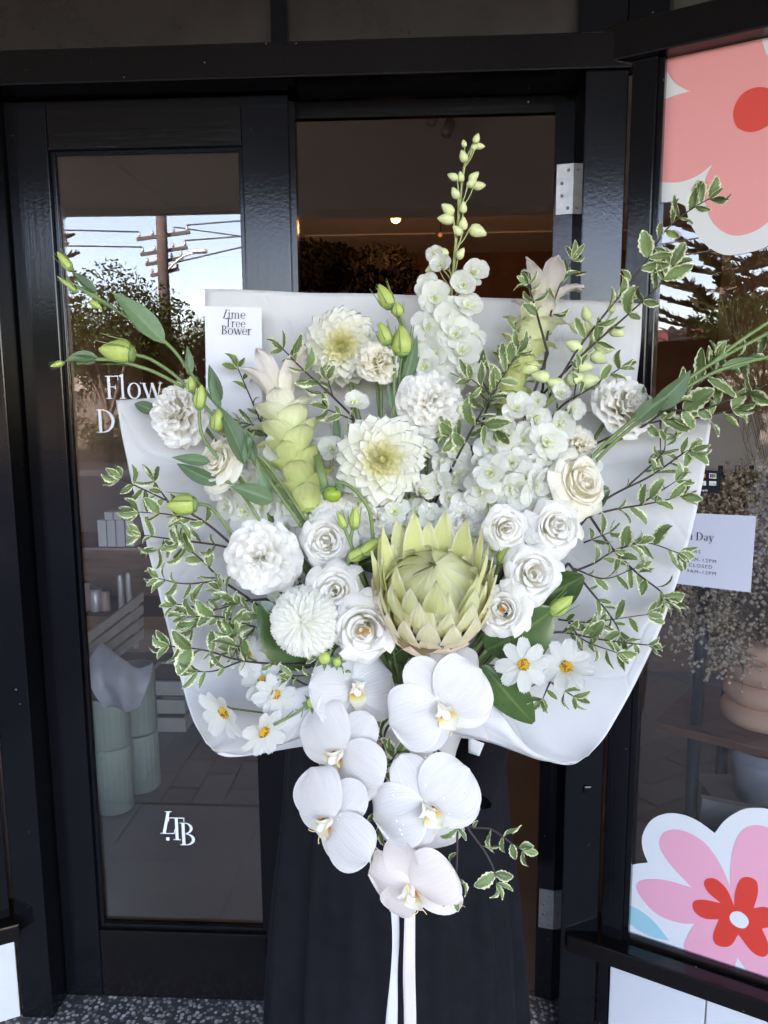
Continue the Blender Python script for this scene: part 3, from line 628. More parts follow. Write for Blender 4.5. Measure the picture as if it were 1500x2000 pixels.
vase_stack(214, 1592, 72, [(125, 1.0), (95, 1.0)], ['sage ribbed ceramic vase at floor level under an open vase', 'open topped sage ribbed vase standing on another, seen through the door'])
vase_stack(266, 1550, 72, [(110, 1.0), (125, 0.98)], ['sage ribbed ceramic vase at floor level under a paper parcel stack', 'sage ribbed vase topped with a loose paper wrap'])
q = gz(255, 1345, 0.45)
def curved_sheet(name, rows, mt, nu=6, nv=6, thick=0.0008, parent=None, crumple=0.0, **k):
    """smooth sheet through a control grid of world points"""
    R1 = [catmull(r, nv) for r in rows]
    cols = [catmull([R1[i][j] for i in range(len(R1))], nu) for j in range(len(R1[0]))]
    G = [[cols[j][i] for j in range(len(cols))] for i in range(len(cols[0]))]
    if crumple: G = [[p+FW*crumple*(noise.noise(p*7)*1.0+noise.noise(p*19+Vector((5, 1, 2)))*0.45+abs(noise.noise(p*11+Vector((1, 7, 3))))*0.8) for p in r] for r in G]
    me = grid(G, mt, name=name); o = obj(name, me, parent, I4, **k)
    if thick:
        m_ = o.modifiers.new('thickness', 'SOLIDIFY'); m_.thickness = thick; m_.offset = 0
    return o
M_cello = mat('frosted grey wrapping paper', (0.42, 0.44, 0.50), 0.35, var=0.1, vscale=6)
dd = 2.62
curved_sheet('paper_wrap', [[P(168, 1290, dd-0.02), P(196, 1258, dd+0.02), P(240, 1288, dd-0.01), P(270, 1305, dd), P(296, 1296, dd+0.03)], [P(176, 1330, dd-0.05), P(200, 1312, dd-0.02), P(236, 1330, dd-0.06), P(268, 1334, dd-0.02), P(293, 1325, dd)], [P(190, 1362, dd-0.03), P(212, 1352, dd-0.01), P(240, 1370, dd-0.05), P(268, 1366, dd-0.01), P(286, 1352, dd)], [P(206, 1386, dd-0.01), P(220, 1380, dd+0.01), P(244, 1392, dd-0.03), P(264, 1386, dd), P(276, 1376, dd)]], M_cello, 6, 6, 0.0006, None, 0.02, label='crumpled grey paper wrap lying on the stacked vases', cat='paper')
# slatted pale crate leaning on the shelf
M_slat = mat('grey washed timber', (0.33, 0.30, 0.27), 0.8, var=0.2, vscale=12)
cr = thing('slatted_rack', P(225, 1290, 2.9), 'grey timber slatted rack leaning at a slant behind the vases', 'rack')
for k in range(4):
    a, b = P(160, 1262+k*24, 2.75), P(278, 1172+k*24, 3.0); up = (P(225, 1200, 2.9)-P(225, 1218, 2.9)); dn = Vector((0.01, -0.012, 0))
    me = build([a, b, b+up, a+up, a+dn, b+dn, b+up+dn, a+up+dn], [(3, 2, 1, 0), (4, 5, 6, 7), (0, 1, 5, 4), (1, 2, 6, 5), (2, 3, 7, 6), (3, 0, 4, 7)], M_slat, smooth_=False)
    obj('slat', me, cr)
for px in (172, 266):
    f_ = (px-160)/118; a = P(px, 1262-f_*90+85, 2.75+f_*0.25); b = P(px, 1262-f_*90-14, 2.75+f_*0.25)
    obj('stile', MB().tube([a, b], 0.012, 4).mesh(M_slat, False), cr)
# wooden cabinet with white boxes, jars and tins
M_wood = mat('brown timber', (0.20, 0.10, 0.05), 0.5, var=0.35, vscale=5, stretch=(1, 1, 8))
M_box = mat('white card box', (0.60, 0.60, 0.62), 0.6)
cbx0, cbx1 = on_y(150, 1075, 3.2).x, on_y(400, 1075, 3.2).x
cz = on_y(230, 1070, 3.2).z
cab = thing('cabinet', (cbx0, 3.2, 0), 'brown timber cabinet with open shelves behind the door glass', 'cabinet')
boxobj('top', (cbx0-0.3, 3.19, cz-0.03), (cbx1, 3.6, cz), M_wood, cab)
boxobj('back_panel', (cbx0-0.3, 3.58, 0), (cbx1, 3.6, cz-0.031), M_wood, cab)
boxobj('side_panel', (cbx1-0.03, 3.2, 0), (cbx1, 3.579, cz-0.031), M_wood, cab)
boxobj('side_panel', (cbx0-0.3, 3.2, 0), (cbx0-0.27, 3.579, cz-0.031), M_wood, cab)
for f in (0.25, 0.6): boxobj('shelf', (cbx0-0.27, 3.21, cz*f), (cbx1-0.031, 3.579, cz*f+0.02), M_wood, cab)
for k in range(4):
    x0 = on_y(191+k*18, 1040, 3.22).x; x1 = on_y(207+k*18, 1040, 3.22).x; zt = on_y(200, 1016, 3.22).z
    boxobj('boxed_candle', (x0, 3.22, cz+0.001), (x1, 3.30, zt), M_box, None, label='tall white boxed candle in the row on the brown cabinet', cat='box', group='white boxes on the cabinet', bev=0.002)
    if k < 3:
        x0 = on_y(203+k*18, 1010, 3.22).x; x1 = on_y(219+k*18, 1010, 3.22).x
        boxobj('small_box', (x0, 3.225, zt+0.001), (x1, 3.29, zt+0.035), M_box, None, label='small white box lying on top of the tall boxes', cat='box', group='small boxes on the tall ones', bev=0.002)
M_tin = mat('pale tin', (0.45, 0.44, 0.42), 0.35, metal=0.4)
M_jar = mat('pinkish ceramic jar', (0.40, 0.27, 0.24), 0.4)
zsh = cz*0.6+0.021
for k, (px, w, h, mt_, lb) in enumerate(((187, 26, 0.10, M_tin, 'short wide pale tin on the cabinet shelf'), (236, 13, 0.17, M_tin, 'tall thin pale canister beside its twin on the cabinet shelf'), (252, 13, 0.18, M_tin, 'tall thin pale canister beside its twin on the cabinet shelf'), (165, 22, 0.13, M_jar, 'pinkish ceramic jar on the cabinet shelf'), (205, 18, 0.09, M_jar, 'small pinkish pot between the tins on the cabinet shelf'))):
    q = on_y(px, 1150, 3.3); r = w/2/FPX*3.3
    obj('canister', MB().lathe([(r*0.95, 0), (r, 0.006), (r, h*0.9), (r*0.9, h*0.93), (r*0.9, h), (0, h)], 20).mesh(mt_), None, Matrix.Translation((q.x, 3.3, zsh)), label=lb, cat='canister', group='canisters on the cabinet shelf')
# white crate on the shop floor
M_crate = mat('whitewashed crate', (0.50, 0.48, 0.45), 0.7, var=0.15, vscale=10)
q = gz(320, 1430); crt = thing('crate', q, 'whitewashed slatted timber crate on the shop floor', 'crate')
for k in range(3):
    boxobj('slat', (q.x-0.10, q.y, 0.002+k*0.085), (q.x+0.10, q.y+0.012, 0.065+k*0.085), M_crate, crt)
    boxobj('slat', (q.x-0.10, q.y+0.25, 0.002+k*0.085), (q.x+0.10, q.y+0.262, 0.065+k*0.085), M_crate, crt)
for x_ in (-0.10, 0.088):
    for k in range(3): boxobj('slat', (q.x+x_, q.y+0.0125, 0.002+k*0.085), (q.x+x_+0.012, q.y+0.2495, 0.065+k*0.085), M_crate, crt)

# -- things behind the splayed window
M_stand = mat('black steel tube', (0.02, 0.02, 0.022), 0.3)
tz = P(1510, 1452, 1.85).z
stand = thing('display_stand', on_z(1420, 1440, tz)*1.0, 'black steel display stand with a brown timber shelf in the window', 'stand')
A, B = on_z(1276, 1408, tz), on_z(1640, 1500, tz); ed = (B-A).normalized(); nb = Vector((-ed.y, ed.x, 0))*1.0
if nb.y < 0: nb = -nb
MT = Matrix((ed, nb, Vector((0, 0, 1)))).transposed().to_4x4(); MT.translation = Vector((A.x, A.y, tz))
boxobj('shelf_board', (0, 0, -0.022), ((B-A).length, 0.36, 0), mat('red brown timber', (0.17, 0.065, 0.035), 0.35, var=0.3, vscale=4, stretch=(1, 8, 8)), stand, MT, bev=0.003)
for u_, v_ in ((0.09, 0.05), (0.10, 0.30), (0.36, 0.30)):
    zt = tz+ (0.42 if v_ < 0.2 else 0.36); q = MT @ Vector((u_, v_, 0))
    obj('leg', MB().tube([Vector((q.x, q.y, 0)), Vector((q.x, q.y, tz-0.0225))], 0.017, 10).mesh(M_stand), stand)
    obj('upright', MB().tube([Vector((q.x, q.y, tz+0.0005)), Vector((q.x+0.01, q.y, zt))], 0.016, 10).mesh(M_stand), stand)
M_peach = mat('peach matt ceramic', (0.78, 0.46, 0.31), 0.6, var=0.06, vscale=10, bump=0.05, bscale=150)
vq = on_z(1516, 1440, tz); vdep = (vq-EYE).dot(FW); vr = 92/FPX*vdep
prof = [(vr*0.55, 0)]; nr = 4; rh = (178/FPX*vdep)/nr
for k in range(nr):
    for i in range(9):
        a = -90+180*i/8; prof.append((vr*(0.78-0.02*k)+rh*0.52*math.cos(R_(a))*0.75, rh*(k+0.5)+rh*0.5*math.sin(R_(a))))
prof += [(vr*0.40, rh*nr+0.004), (vr*0.36, rh*nr-0.01), (0, rh*nr-0.03)]
vq = vq+Vector((0.02, 0.10, 0))
obj('ring_vase', MB().lathe(prof, 40).mesh(M_peach), None, Matrix.Translation((vq.x, vq.y, tz+0.001)), label='peach ceramic vase of stacked rings holding dried white flowers', cat='vase')
# dried baby's breath: uncountable blossoms on fine stems
M_bb = mat('dried cream blossom', (0.88, 0.68, 0.48), 0.8, var=0.3, vscale=80)
M_bs = mat('dried straw stem', (0.30, 0.20, 0.10), 0.8)
rnd = random.Random(11); vt = Vector((vq.x, vq.y, tz+rh*nr)); bb = thing('dried_flower_bunch', vt, 'bunch of dried baby breath with tiny cream blossoms in peach vase', 'dried flowers')
mb = MB(); ms_ = MB()
rad = 205/FPX*vdep
for k in range(230):
    d = Vector((rnd.gauss(0, 1), rnd.gauss(0, 0.8), rnd.gauss(0.25, 0.9))).normalized()
    if d.x > 0.75: continue
    L_ = rad*rnd.uniform(0.6, 1.08); cc = vt+Vector((-0.02, -0.01, rad*0.62))
    tip = cc+Vector((d.x*L_, d.y*L_*0.55, d.z*L_*0.95))
    if (tip-C).dot(SN) < 0.07: tip += SN*(0.07-(tip-C).dot(SN))
    ms_.tube(catmull([vt-Vector((0, 0, 0.02)), vt.lerp(tip, 0.45)+Vector((0, 0, 0.03)), tip], 3), 0.0011, 3, cap=False)
    for j in range(46):
        o_ = tip+Vector((rnd.gauss(0, 1), rnd.gauss(0, 0.7), rnd.gauss(0, 1)))*0.027
        if (o_-C).dot(SN) < 0.04: continue
        s = rnd.uniform(0.0036, 0.0066)
        mb.add([o_+Vector(v)*s for v in ((1, 0, 0), (-1, 0, 0), (0, 1, 0), (0, -1, 0), (0, 0, 1), (0, 0, -1))], [(0, 2, 4), (2, 1, 4), (1, 3, 4), (3, 0, 4), (2, 0, 5), (1, 2, 5), (3, 1, 5), (0, 3, 5)])
        if j % 3 == 0: ms_.tube([tip+(o_-tip)*-0.3, o_], 0.0006, 3, cap=False)
obj('blossoms', mb.mesh(M_bb), bb, kind='stuff'); obj('stems', ms_.mesh(M_bs), bb, kind='stuff')
# tall dried grass further right, its plumes reach into the frame
gb = Vector((vq.x+0.12, vq.y+0.12, tz)); gr_ = thing('dried_grass_bunch', gb, 'tall straw coloured dried grass plumes behind the window decal', 'dried grass')
for k in range(26):
    tpx = rnd.uniform(1400, 1560); tpy = rnd.uniform(530, 760)
    tip = P(tpx, tpy, 1.95+rnd.uniform(-0.05, 0.1)); b0 = gb+Vector((rnd.uniform(-0.02, 0.02), rnd.uniform(-0.02, 0.02), 0.02))
    pl = catmull([b0, b0.lerp(tip, 0.5)+Vector((0.03, 0.02, 0.02)), tip], 6)
    m2 = MB().tube(pl, lambda s: 0.0016-0.001*s, 4)
    for j in range(14):
        f = rnd.uniform(0.72, 1.0); i = min(int(f*12), 11); p0 = pl[i].lerp(pl[i+1], f*12-i)
        m2.tube([p0, p0+Vector((rnd.gauss(0, 0.008), rnd.gauss(0, 0.008), rnd.uniform(0.02, 0.05)))], 0.0010, 3, cap=False)
    obj('grass_stem', m2.mesh(M_bs), gr_)
# grey bucket and card under the stand, brown wall shelf behind
q = on_z(1490, 1560, 0.22)
bkt = thing('bucket', (q.x, q.y, 0), 'pale grey tapered bucket on a low block under the window stand', 'bucket')
q = Vector((P(1500, 1500, 1.95).x, P(1500, 1500, 1.95).y, 0)); zb = P(1500, 1560, 1.95).z; ztp = P(1500, 1452, 1.95).z
obj('body', MB().lathe([(0.075, zb), (0.095, ztp), (0.088, ztp), (0.07, zb+0.01), (0, zb+0.01)], 28).mesh(mat('grey enamel', (0.30, 0.31, 0.34), 0.4)), bkt, Matrix.Translation(q))
boxobj('block', (q.x-0.14, q.y-0.12, 0), (q.x+0.2, q.y+0.12, zb-0.001), M_slat, bkt)
cardp = [P(1372, 1560, 1.72), P(1520, 1590, 1.62), P(1520, 1668, 1.60), P(1363, 1640, 1.70)]
obj('card_sheet', build(cardp+[p+Vector((0.004, 0.02, 0)) for p in cardp], [(0, 1, 2, 3), (7, 6, 5, 4), (0, 4, 5, 1), (1, 5, 6, 2), (2, 6, 7, 3), (3, 7, 4, 0)], mat('pale grey card', (0.50, 0.49, 0.46), 0.6), smooth_=False), None, label='pale grey folded card standing behind the lower window decal', cat='card')
wz = on_y(1440, 962, 4.0)
sh = thing('wall_shelf', (wz.x, 4.0, wz.z), 'pale timber wall shelf with dark bottles behind the window', 'shelf')
boxobj('board', (wz.x-0.5, 4.0, wz.z-0.03), (wz.x+0.6, 4.3, wz.z), M_slat, sh)
boxobj('back_panel', (wz.x-0.5, 4.3, wz.z-0.4), (wz.x+0.6, 4.32, wz.z+0.4), M_wall, sh)
boxobj('carcass', (wz.x-0.5, 4.02, 0), (wz.x+0.6, 4.299, wz.z-0.031), M_wood, sh)
for k, px in enumerate((1405, 1438, 1465, 1492)):
    q = on_y(px, 955, 4.1)
    obj('bottle', MB().lathe([(0.035, 0), (0.037, 0.06), (0.034, 0.08), (0.012, 0.10), (0.012, 0.13), (0, 0.13)], 14).mesh(M_bpot), None, Matrix.Translation((q.x, 4.1, wz.z+0.001)), label='dark squat bottle in the row on the pale wall shelf', cat='bottle', group='bottles on the wall shelf')

# ------------------------------------------------------------------ across the street (mirrored in the panes)
def refl_door(px, py, dist):
    h = on_y(px, py, YG); r = ray(px, py).normalized(); r.y = -r.y; return h+r*dist
def refl_win(px, py, dist):
    pn = C+SN*0.026; h = on_plane(px, py, pn, SN); r = ray(px, py).normalized(); r = r-SN*(2*r.dot(SN)); return h+r*dist
M_pole = mat('weathered pole timber', (0.07, 0.056, 0.05), 0.85, var=0.3, vscale=6, stretch=(1, 1, 0.1))
M_bark = mat('grey brown bark', (0.11, 0.085, 0.065), 0.9, var=0.3, vscale=8, bump=0.5, bscale=20)
pq = refl_door(322, 600, 24.0); pq.z = 0
pole = thing('power_pole', pq, 'timber power pole with crossarms and street lamp across the road', 'power pole')
obj('pole', MB().tube([pq-Vector((0, 0, 0.15)), pq+Vector((0, 0, 5)), pq+Vector((0.05, 0, 10.5))], lambda s: 0.20-0.05*s, 12).mesh(M_pole), pole)
ends = []
for py, hw in ((452, 0.85), (484, 0.75), (505, 0.6), (528, 0.45)):
    z = refl_door(318, py, 24.0).z
    a, b = pq+Vector((-hw, -0.17, z-0.12)), pq+Vector((hw, -0.17, z+0.08)); obj('crossarm', MB().tube([a, b], 0.07, 4).mesh(M_pole, False), pole)
    for t in (0.05, 0.3, 0.7, 0.95):
        p_ = a.lerp(b, t); obj('insulator', MB().lathe([(0.03, 0.05), (0.05, 0.12), (0.03, 0.2), (0, 0.22)], 8).mesh(M_tin), pole, Matrix.Translation(p_)); ends.append(p_+Vector((0, 0, 0.22)))
la, lb_ = refl_door(330, 535, 24.0).z, refl_door(400, 492, 24.0)
obj('lamp_arm', MB().tube(catmull([Vector((pq.x, pq.y, la)), Vector((lerp(pq.x, lb_.x, 0.5), pq.y, lb_.z-0.15)), Vector((lb_.x, pq.y, lb_.z))], 5), 0.04, 6).mesh(M_tin), pole)
obj('lamp_head', MB().box((-0.35, -0.12, -0.06), (0.1, 0.12, 0.06), bev=0.03).mesh(M_tin), pole, Matrix.Translation((lb_.x, pq.y, lb_.z)))
M_wire = mat('black cable', (0.03, 0.03, 0.03), 0.6)
for k, (i, far, lb) in enumerate(((0, (-40, -16, 8.6), 'top left overhead power cable strung from the pole'), (4, (-40, -14, 7.7), 'second left overhead power cable strung from the pole'), (3, (45, -12, 9.6), 'top right overhead power cable strung from the pole'), (7, (45, -9, 8.6), 'second right overhead power cable strung from the pole'), (2, (30, -60, 10), 'overhead cable leaving the pole away from the road'), (15, (20, -5, 9.5), 'service cable rising from the pole over the road'))):
    a = ends[i]; b = Vector(far); mid = a.lerp(b, 0.5)-Vector((0, 0, 0.8))
    obj('overhead_cable', MB().tube(catmull([a, mid, b], 8), 0.028, 4).mesh(M_wire), None, label=lb, cat='cable', group='overhead cables')
def foliage_mat(name, c1, c2):
    m = mat(name, c1, 0.9, var=0.5, vscale=1.2, alt=c2, spec=0.0); return m
M_fol = [foliage_mat('olive foliage', (0.034, 0.066, 0.018), (0.016, 0.032, 0.009)), foliage_mat('brown green foliage', (0.046, 0.070, 0.022), (0.022, 0.034, 0.011)), foliage_mat('fresh hedge foliage', (0.055, 0.08, 0.02), (0.025, 0.038, 0.01))]
def tree(q, h, cr_, label, k, seed, n=9500, shrub=False):
    rnd = random.Random(seed); q = Vector((q.x, q.y, -0.15))
    t = thing('shrub' if shrub else 'street_tree', q, label, 'shrub' if shrub else 'tree', None if shrub else 'trees across the road')
    mb = MB(); th = h*0.32 if not shrub else h*0.15
    mb.tube([q, q+Vector((0.05, 0, th*0.6)), q+Vector((0.1, 0.05, th))], lambda s: h*0.028*(1-0.3*s), 8)
    top = q+Vector((0.1, 0.05, th)); V = []; F = []
    for i in range(9 if not shrub else 6):
        a = rnd.uniform(0, 6.28); e = rnd.uniform(0.1, 1.0); cc = q+Vector((math.cos(a)*cr_*0.62*rnd.random()**0.5, math.sin(a)*cr_*0.62*rnd.random()**0.5, lerp(th*1.15, h*0.84, e)))
        mb.tube(catmull([top-Vector((0, 0, th*0.2)), top.lerp(cc, 0.5)+Vector((0, 0, 0.1)), cc], 3), lambda s: h*0.012*(1-0.8*s), 5)
        v, f = leafball(cr_*rnd.uniform(0.38, 0.55), cr_*rnd.uniform(0.26, 0.4), n//9, 0.062, None, rnd.random())
        b0 = len(V); V += [x+cc for x in v]; F += [tuple(j+b0 for j in ff) for ff in f]
    obj('trunk', mb.mesh(M_bark), t); obj('crown', build(V, F, M_fol[k], smooth_=False), t)
for px, pyt, dist, cr_, k, lb in ((190, 520, 19, 2.4, 1, 'bushy olive tree left of the power pole across the road'), (265, 575, 21, 1.9, 0, 'lower dark tree tight against the power pole'), (385, 585, 22, 2.0, 1, 'rounded tree right of the power pole across the road'), (60, 560, 21, 2.6, 0, 'broad dark tree at the far left of the row across the road'), (520, 600, 22, 2.4, 0, 'low spreading tree further right of the power pole')):
    q = refl_door(px, pyt, dist); tree(q, q.z+0.15, cr_, lb, k, px)
for k, (x, y, h) in enumerate(((-3.4, -15.6, 1.3), (-5.6, -15.7, 1.6), (-1.7, -15.5, 1.2), (0.8, -15.6, 1.5), (-8.0, -15.7, 1.7), (3.5, -15.6, 1.4))):
    tree(Vector((x, y, 0)), h, 0.95, ('low yellow green garden shrub', 'dark clipped garden shrub', 'loose low garden shrub', 'upright green garden shrub', 'wide old garden shrub', 'small round garden shrub')[k]+' in front of the garden wall opposite', 2 if k % 2 == 0 else 0, 50+k, 1500, True)
boxobj('garden_wall', (-30, -16.7, -0.158), (6, -16.5, 1.75), M_joint, None, label='dark garden wall along the opposite footpath', cat='wall')
# Norfolk pine and red roofed house, mirrored in the splayed window
M_ndl = foliage_mat('brown green needles', (0.042, 0.045, 0.024), (0.02, 0.022, 0.012))
def pine(q, h, label, seed):
    rnd = random.Random(seed); q = Vector((q.x, q.y, -0.16)); t = thing('norfolk_pine', q, label, 'pine tree', 'pines across the road')
    tr = MB().tube([q, q+Vector((0, 0, h*0.5)), q+Vector((0, 0, h))], lambda s: 0.42*(1-0.85*s), 8); V = []; ks = h/12.5; F = []
    z = h*0.16
    while z < h*0.97:
        L_ = (1-z/h)**0.75*h*0.27+0.2; nb = 6; a0 = rnd.uniform(0, 6.28)
        for k in range(nb):
            a = a0+k*6.283/nb+rnd.uniform(-0.15, 0.15); d = Vector((math.cos(a), math.sin(a), 0)); Lk = L_*rnd.uniform(0.8, 1.1)
            pts = catmull([q+Vector((0, 0, z)), q+Vector((0, 0, z+0.05*Lk))+d*Lk*0.5, q+Vector((0, 0, z+0.22*Lk))+d*Lk], 3)
            tr.tube(pts, 0.05, 4, cap=False); s_ = Vector((-d.y, d.x, 0))
            for j in range(int(14+6*Lk)):
                f = rnd.uniform(0.25, 1); i = min(int(f*6), 5); c = pts[i].lerp(pts[i+1], f*6-i)
                for sd in (-1, 1):
                    e = c+s_*sd*ks*(rnd.uniform(0.1, 0.42)*(1.2-f*0.6))+d*0.18*ks+Vector((0, 0, ks*rnd.uniform(0.02, 0.2)))
                    w = Vector((0, 0, 0.045*ks)); b0 = len(V); V += [c-w, e-w*0.4, e+w*1.2, c+w]; F.append((b0, b0+1, b0+2, b0+3))
        z += h*rnd.uniform(0.045, 0.06)
    obj('trunk', tr.mesh(M_bark), t); obj('crown', build(V, F, M_ndl, smooth_=False), t)
qp = refl_win(1412, 600, 58.0); pine(qp, 25.0, 'tall tiered norfolk pine behind the red roofed house', 5)
qp = refl_win(1540, 560, 64.0); pine(qp, 27.0, 'second taller norfolk pine further along the opposite side', 9)
hq = refl_win(1320, 690, 29.0); hz_ = refl_win(1320, 642, 33.0).z; ez_ = refl_win(1320, 700, 29.0).z
rd = (refl_win(1320, 690, 21)-refl_win(1320, 690, 20)); rd.z = 0; rd.normalize(); sd_ = Vector((-rd.y, rd.x, 0))
MH = Matrix((sd_, rd, Vector((0, 0, 1)))).transposed().to_4x4(); MH.translation = Vector((hq.x, hq.y, -0.16))
house = thing('house', (0, 0, 0), 'low house with red tiled hip roof across the road', 'house', Mw=MH)
boxobj('wall', (-6, 0.4, 0), (6, 8, ez_+0.16), M_facade, house, MH)
e0 = ez_+0.163; r0 = hz_+0.16
obj('roof', build([(-6.5, -0.1, e0), (6.5, -0.1, e0), (6.5, 8.5, e0), (-6.5, 8.5, e0), (-3, 4.2, r0), (3, 4.2, r0)], [(0, 1, 5, 4), (1, 2, 5), (2, 3, 4, 5), (3, 0, 4), (3, 2, 1, 0)], mat('red roof tiles', (0.17, 0.045, 0.032), 0.8, var=0.3, vscale=6), smooth_=False), house, MH)
for x in (-4, -1.2, 1.8, 4.4):
    w = boxobj('window', (x-0.6, 0.36, 0.9), (x+0.6, 0.399, min(2.1, ez_)), M_bpot, house, MH); boxobj('frame', (x-0.65, 0.33, 0.82), (x+0.65, 0.359, 0.9), M_crate, w, MH)
boxobj('fence', (-9, -2.2, 0), (9, -2.1, 1.5), mat('dark paling fence', (0.04, 0.035, 0.03), 0.8), None, MH, label='dark paling fence in front of the red roofed house', cat='fence')

# ------------------------------------------------------------------ the person behind the bouquet
BIND = P(822, 1490, 1.075)          # where hands and stems meet
XC, YC = P(764, 1900, 1.30).x, 1.345
M_skirt = mat('navy black draped fabric', (0.0074, 0.0075, 0.0102), 0.8, var=0.25, vscale=25, bump=0.06, bscale=900, spec=0.10)
M_skin = mat('skin', (0.48, 0.29, 0.21), 0.5, var=0.06, vscale=20)
M_hair = mat('brown hair', (0.06, 0.035, 0.02), 0.5, bump=0.4, bscale=60, stretch=(8, 8, 0.5))
M_top = mat('black knit top', (0.006, 0.006, 0.008), 0.85, bump=0.1, bscale=300, spec=0.1)
person = thing('person', (XC, YC, 0), 'person in a long navy black skirt holding the bouquet up, face hidden', 'person')
bv = []; be = []; br = []
def bone(p, r, prev=None):
    bv.append(Vector(p)); br.append(r)
    if prev is not None: be.append((prev, len(bv)-1))
    return len(bv)-1
o = Vector((XC, YC, 0))
pel = bone(o+Vector((0, 0, 0.93)), (0.13, 0.10)); wa = bone(o+Vector((0, 0, 1.05)), (0.105, 0.085), pel); ch = bone(o+Vector((0, 0.01, 1.22)), (0.13, 0.095), wa)
nk0 = bone(o+Vector((0, 0.015, 1.345)), (0.06, 0.055), ch); nk = bone(o+Vector((0, 0.005, 1.40)), (0.047, 0.047), nk0)
jaw = bone(o+Vector((0, -0.02, 1.445)), (0.058, 0.066), nk); hd = bone(o+Vector((0, -0.012, 1.515)), (0.070, 0.085), jaw); bone(o+Vector((0, -0.005, 1.565)), (0.052, 0.060), hd)
GR = BIND+Vector((-0.012, 0.02, -0.03))
for s in (-1, 1):
    hip = bone(o+Vector((0.085*s, 0, 0.86)), (0.085, 0.085), pel); kn = bone(o+Vector((0.09*s, -0.015, 0.47)), (0.058, 0.058), hip)
    an = bone(o+Vector((0.09*s, 0.015, 0.09)), (0.036, 0.036), kn); bone(o+Vector((0.10*s, -0.11, 0.035)), (0.034, 0.026), an)
    sh_ = bone(o+Vector((0.155*s, 0.015, 1.305)), (0.054, 0.054), ch); el = bone(o+Vector((0.235*s, 0.03, 1.06)), (0.041, 0.041), sh_)
    wr = bone(GR+Vector((0.072*s, 0.075, -0.035-0.05*s)), (0.026, 0.022), el); pm = bone(GR+Vector((0.055*s, 0.045, -0.05*s)), (0.030, 0.018), wr)
    for k in range(4):
        zz = -0.05*s+0.030-0.019*k; ln = (0.9, 1.0, 0.95, 0.78)[k]
        a = bone(GR+Vector((0.040*s, 0.020, zz)), (0.0090, 0.0090), pm); b = bone(GR+Vector((0.036*s, -0.018*ln, zz)), (0.0085, 0.0085), a)
        c = bone(GR+Vector((0.014*s, -0.040*ln, zz-0.002)), (0.0080, 0.0080), b); bone(GR+Vector((-0.010*s, -0.040*ln, zz-0.004)), (0.0072, 0.0072), c)
    a = bone(GR+Vector((0.045*s, 0.030, -0.05*s+0.045)), (0.0105, 0.0105), pm); b = bone(GR+Vector((0.020*s, -0.005, -0.05*s+0.062)), (0.0095, 0.0095), a); bone(GR+Vector((0.002*s, -0.030, -0.05*s+0.064)), (0.0082, 0.0082), b)
bme = bpy.data.meshes.new('body'); bme.from_pydata(bv, be, []); bme.materials.append(M_skin)
body = obj('body', bme, person)
sk = body.modifiers.new('skin', 'SKIN'); sk.use_smooth_shade = True
for i, r in enumerate(br): bme.skin_vertices[0].data[i].radius = r
bme.skin_vertices[0].data[0].use_root = True
sb = body.modifiers.new('subdivision', 'SUBSURF'); sb.levels = 2; sb.render_levels = 2
hc = o+Vector((0, -0.012, 1.51))
for s in (-1, 1):
    obj('eye', MB().ball((0, 0, 0), 0.011).mesh(M_vinyl), person, Matrix.Translation(hc+Vector((0.028*s, -0.074, -0.008))))
    obj('ear', MB().lathe([(0.0, -0.008), (0.02, -0.004), (0.017, 0.006), (0, 0.004)], 10, Matrix.Rotation(R_(90), 4, 'Y')).mesh(M_skin), person, Matrix.Translation(hc+Vector((0.072*s, 0.005, -0.012))))
obj('nose', MB().lathe([(0.013, -0.018), (0.012, -0.008), (0.006, 0.02), (0, 0.024)], 10).mesh(M_skin), person, Matrix.Translation(hc+Vector((0, -0.084, -0.025))))
obj('mouth', MB().box((-0.02, -0.006, -0.004), (0.02, 0.004, 0.004), bev=0.003).mesh(mat('lips', (0.4, 0.14, 0.12), 0.4)), person, Matrix.Translation(hc+Vector((0, -0.078, -0.058))))
def hairw(a, t): return 1+0.05*math.sin(a*11)+0.03*math.sin(a*23)
obj('hair', MB().lathe([(0.0, 0.088), (0.05, 0.080), (0.078, 0.050), (0.088, 0.0), (0.085, -0.06), (0.08, -0.12), (0.06, -0.15)], 28, wob=hairw).mesh(M_hair), person, Matrix.Translation(hc+Vector((0, 0.022, 0.0))))
# top and skirt
def tube_cloth(name, prof, mt, fold, seg=160, nz=40, thick=0.003):
    pr = catmull([Vector((p[0], p[1], p[2])) for p in prof], 8); rows = []
    for i, p in enumerate(pr):
        t = i/(len(pr)-1); row = []
        for k in range(seg):
            a = 2*math.pi*k/seg; f = fold(a, t, p.z); row.append(Vector((XC+p.x*f*math.cos(a), YC+p.y*f*math.sin(a), p.z)))
        rows.append(row)
    ob = obj(name, grid(rows, mt, closed=True, name=name), person); md = ob.modifiers.new('thickness', 'SOLIDIFY'); md.thickness = thick; md.offset = 1
    return ob
tube_cloth('top', [(0.155, 0.118, 0.96), (0.125, 0.105, 1.06), (0.160, 0.122, 1.2), (0.165, 0.10, 1.30), (0.075, 0.07, 1.36)], M_top, lambda a, t, z: 1+0.008*math.sin(7*a+3*t))
for s in (-1, 1):
    p0 = o+Vector((0.125*s, 0.015, 1.315)); p1 = o+Vector((0.24*s, 0.03, 1.06)); p2 = GR+Vector((0.085*s, 0.09, -0.03-0.05*s))
    obj('sleeve', MB().tube(catmull([p0, p0.lerp(p1, 0.5)+Vector((0.012*s, 0, 0)), p1, p1.lerp(p2, 0.5), p2], 5), lambda t: 0.067-0.028*t, 14, cap=False).mesh(M_top), person)
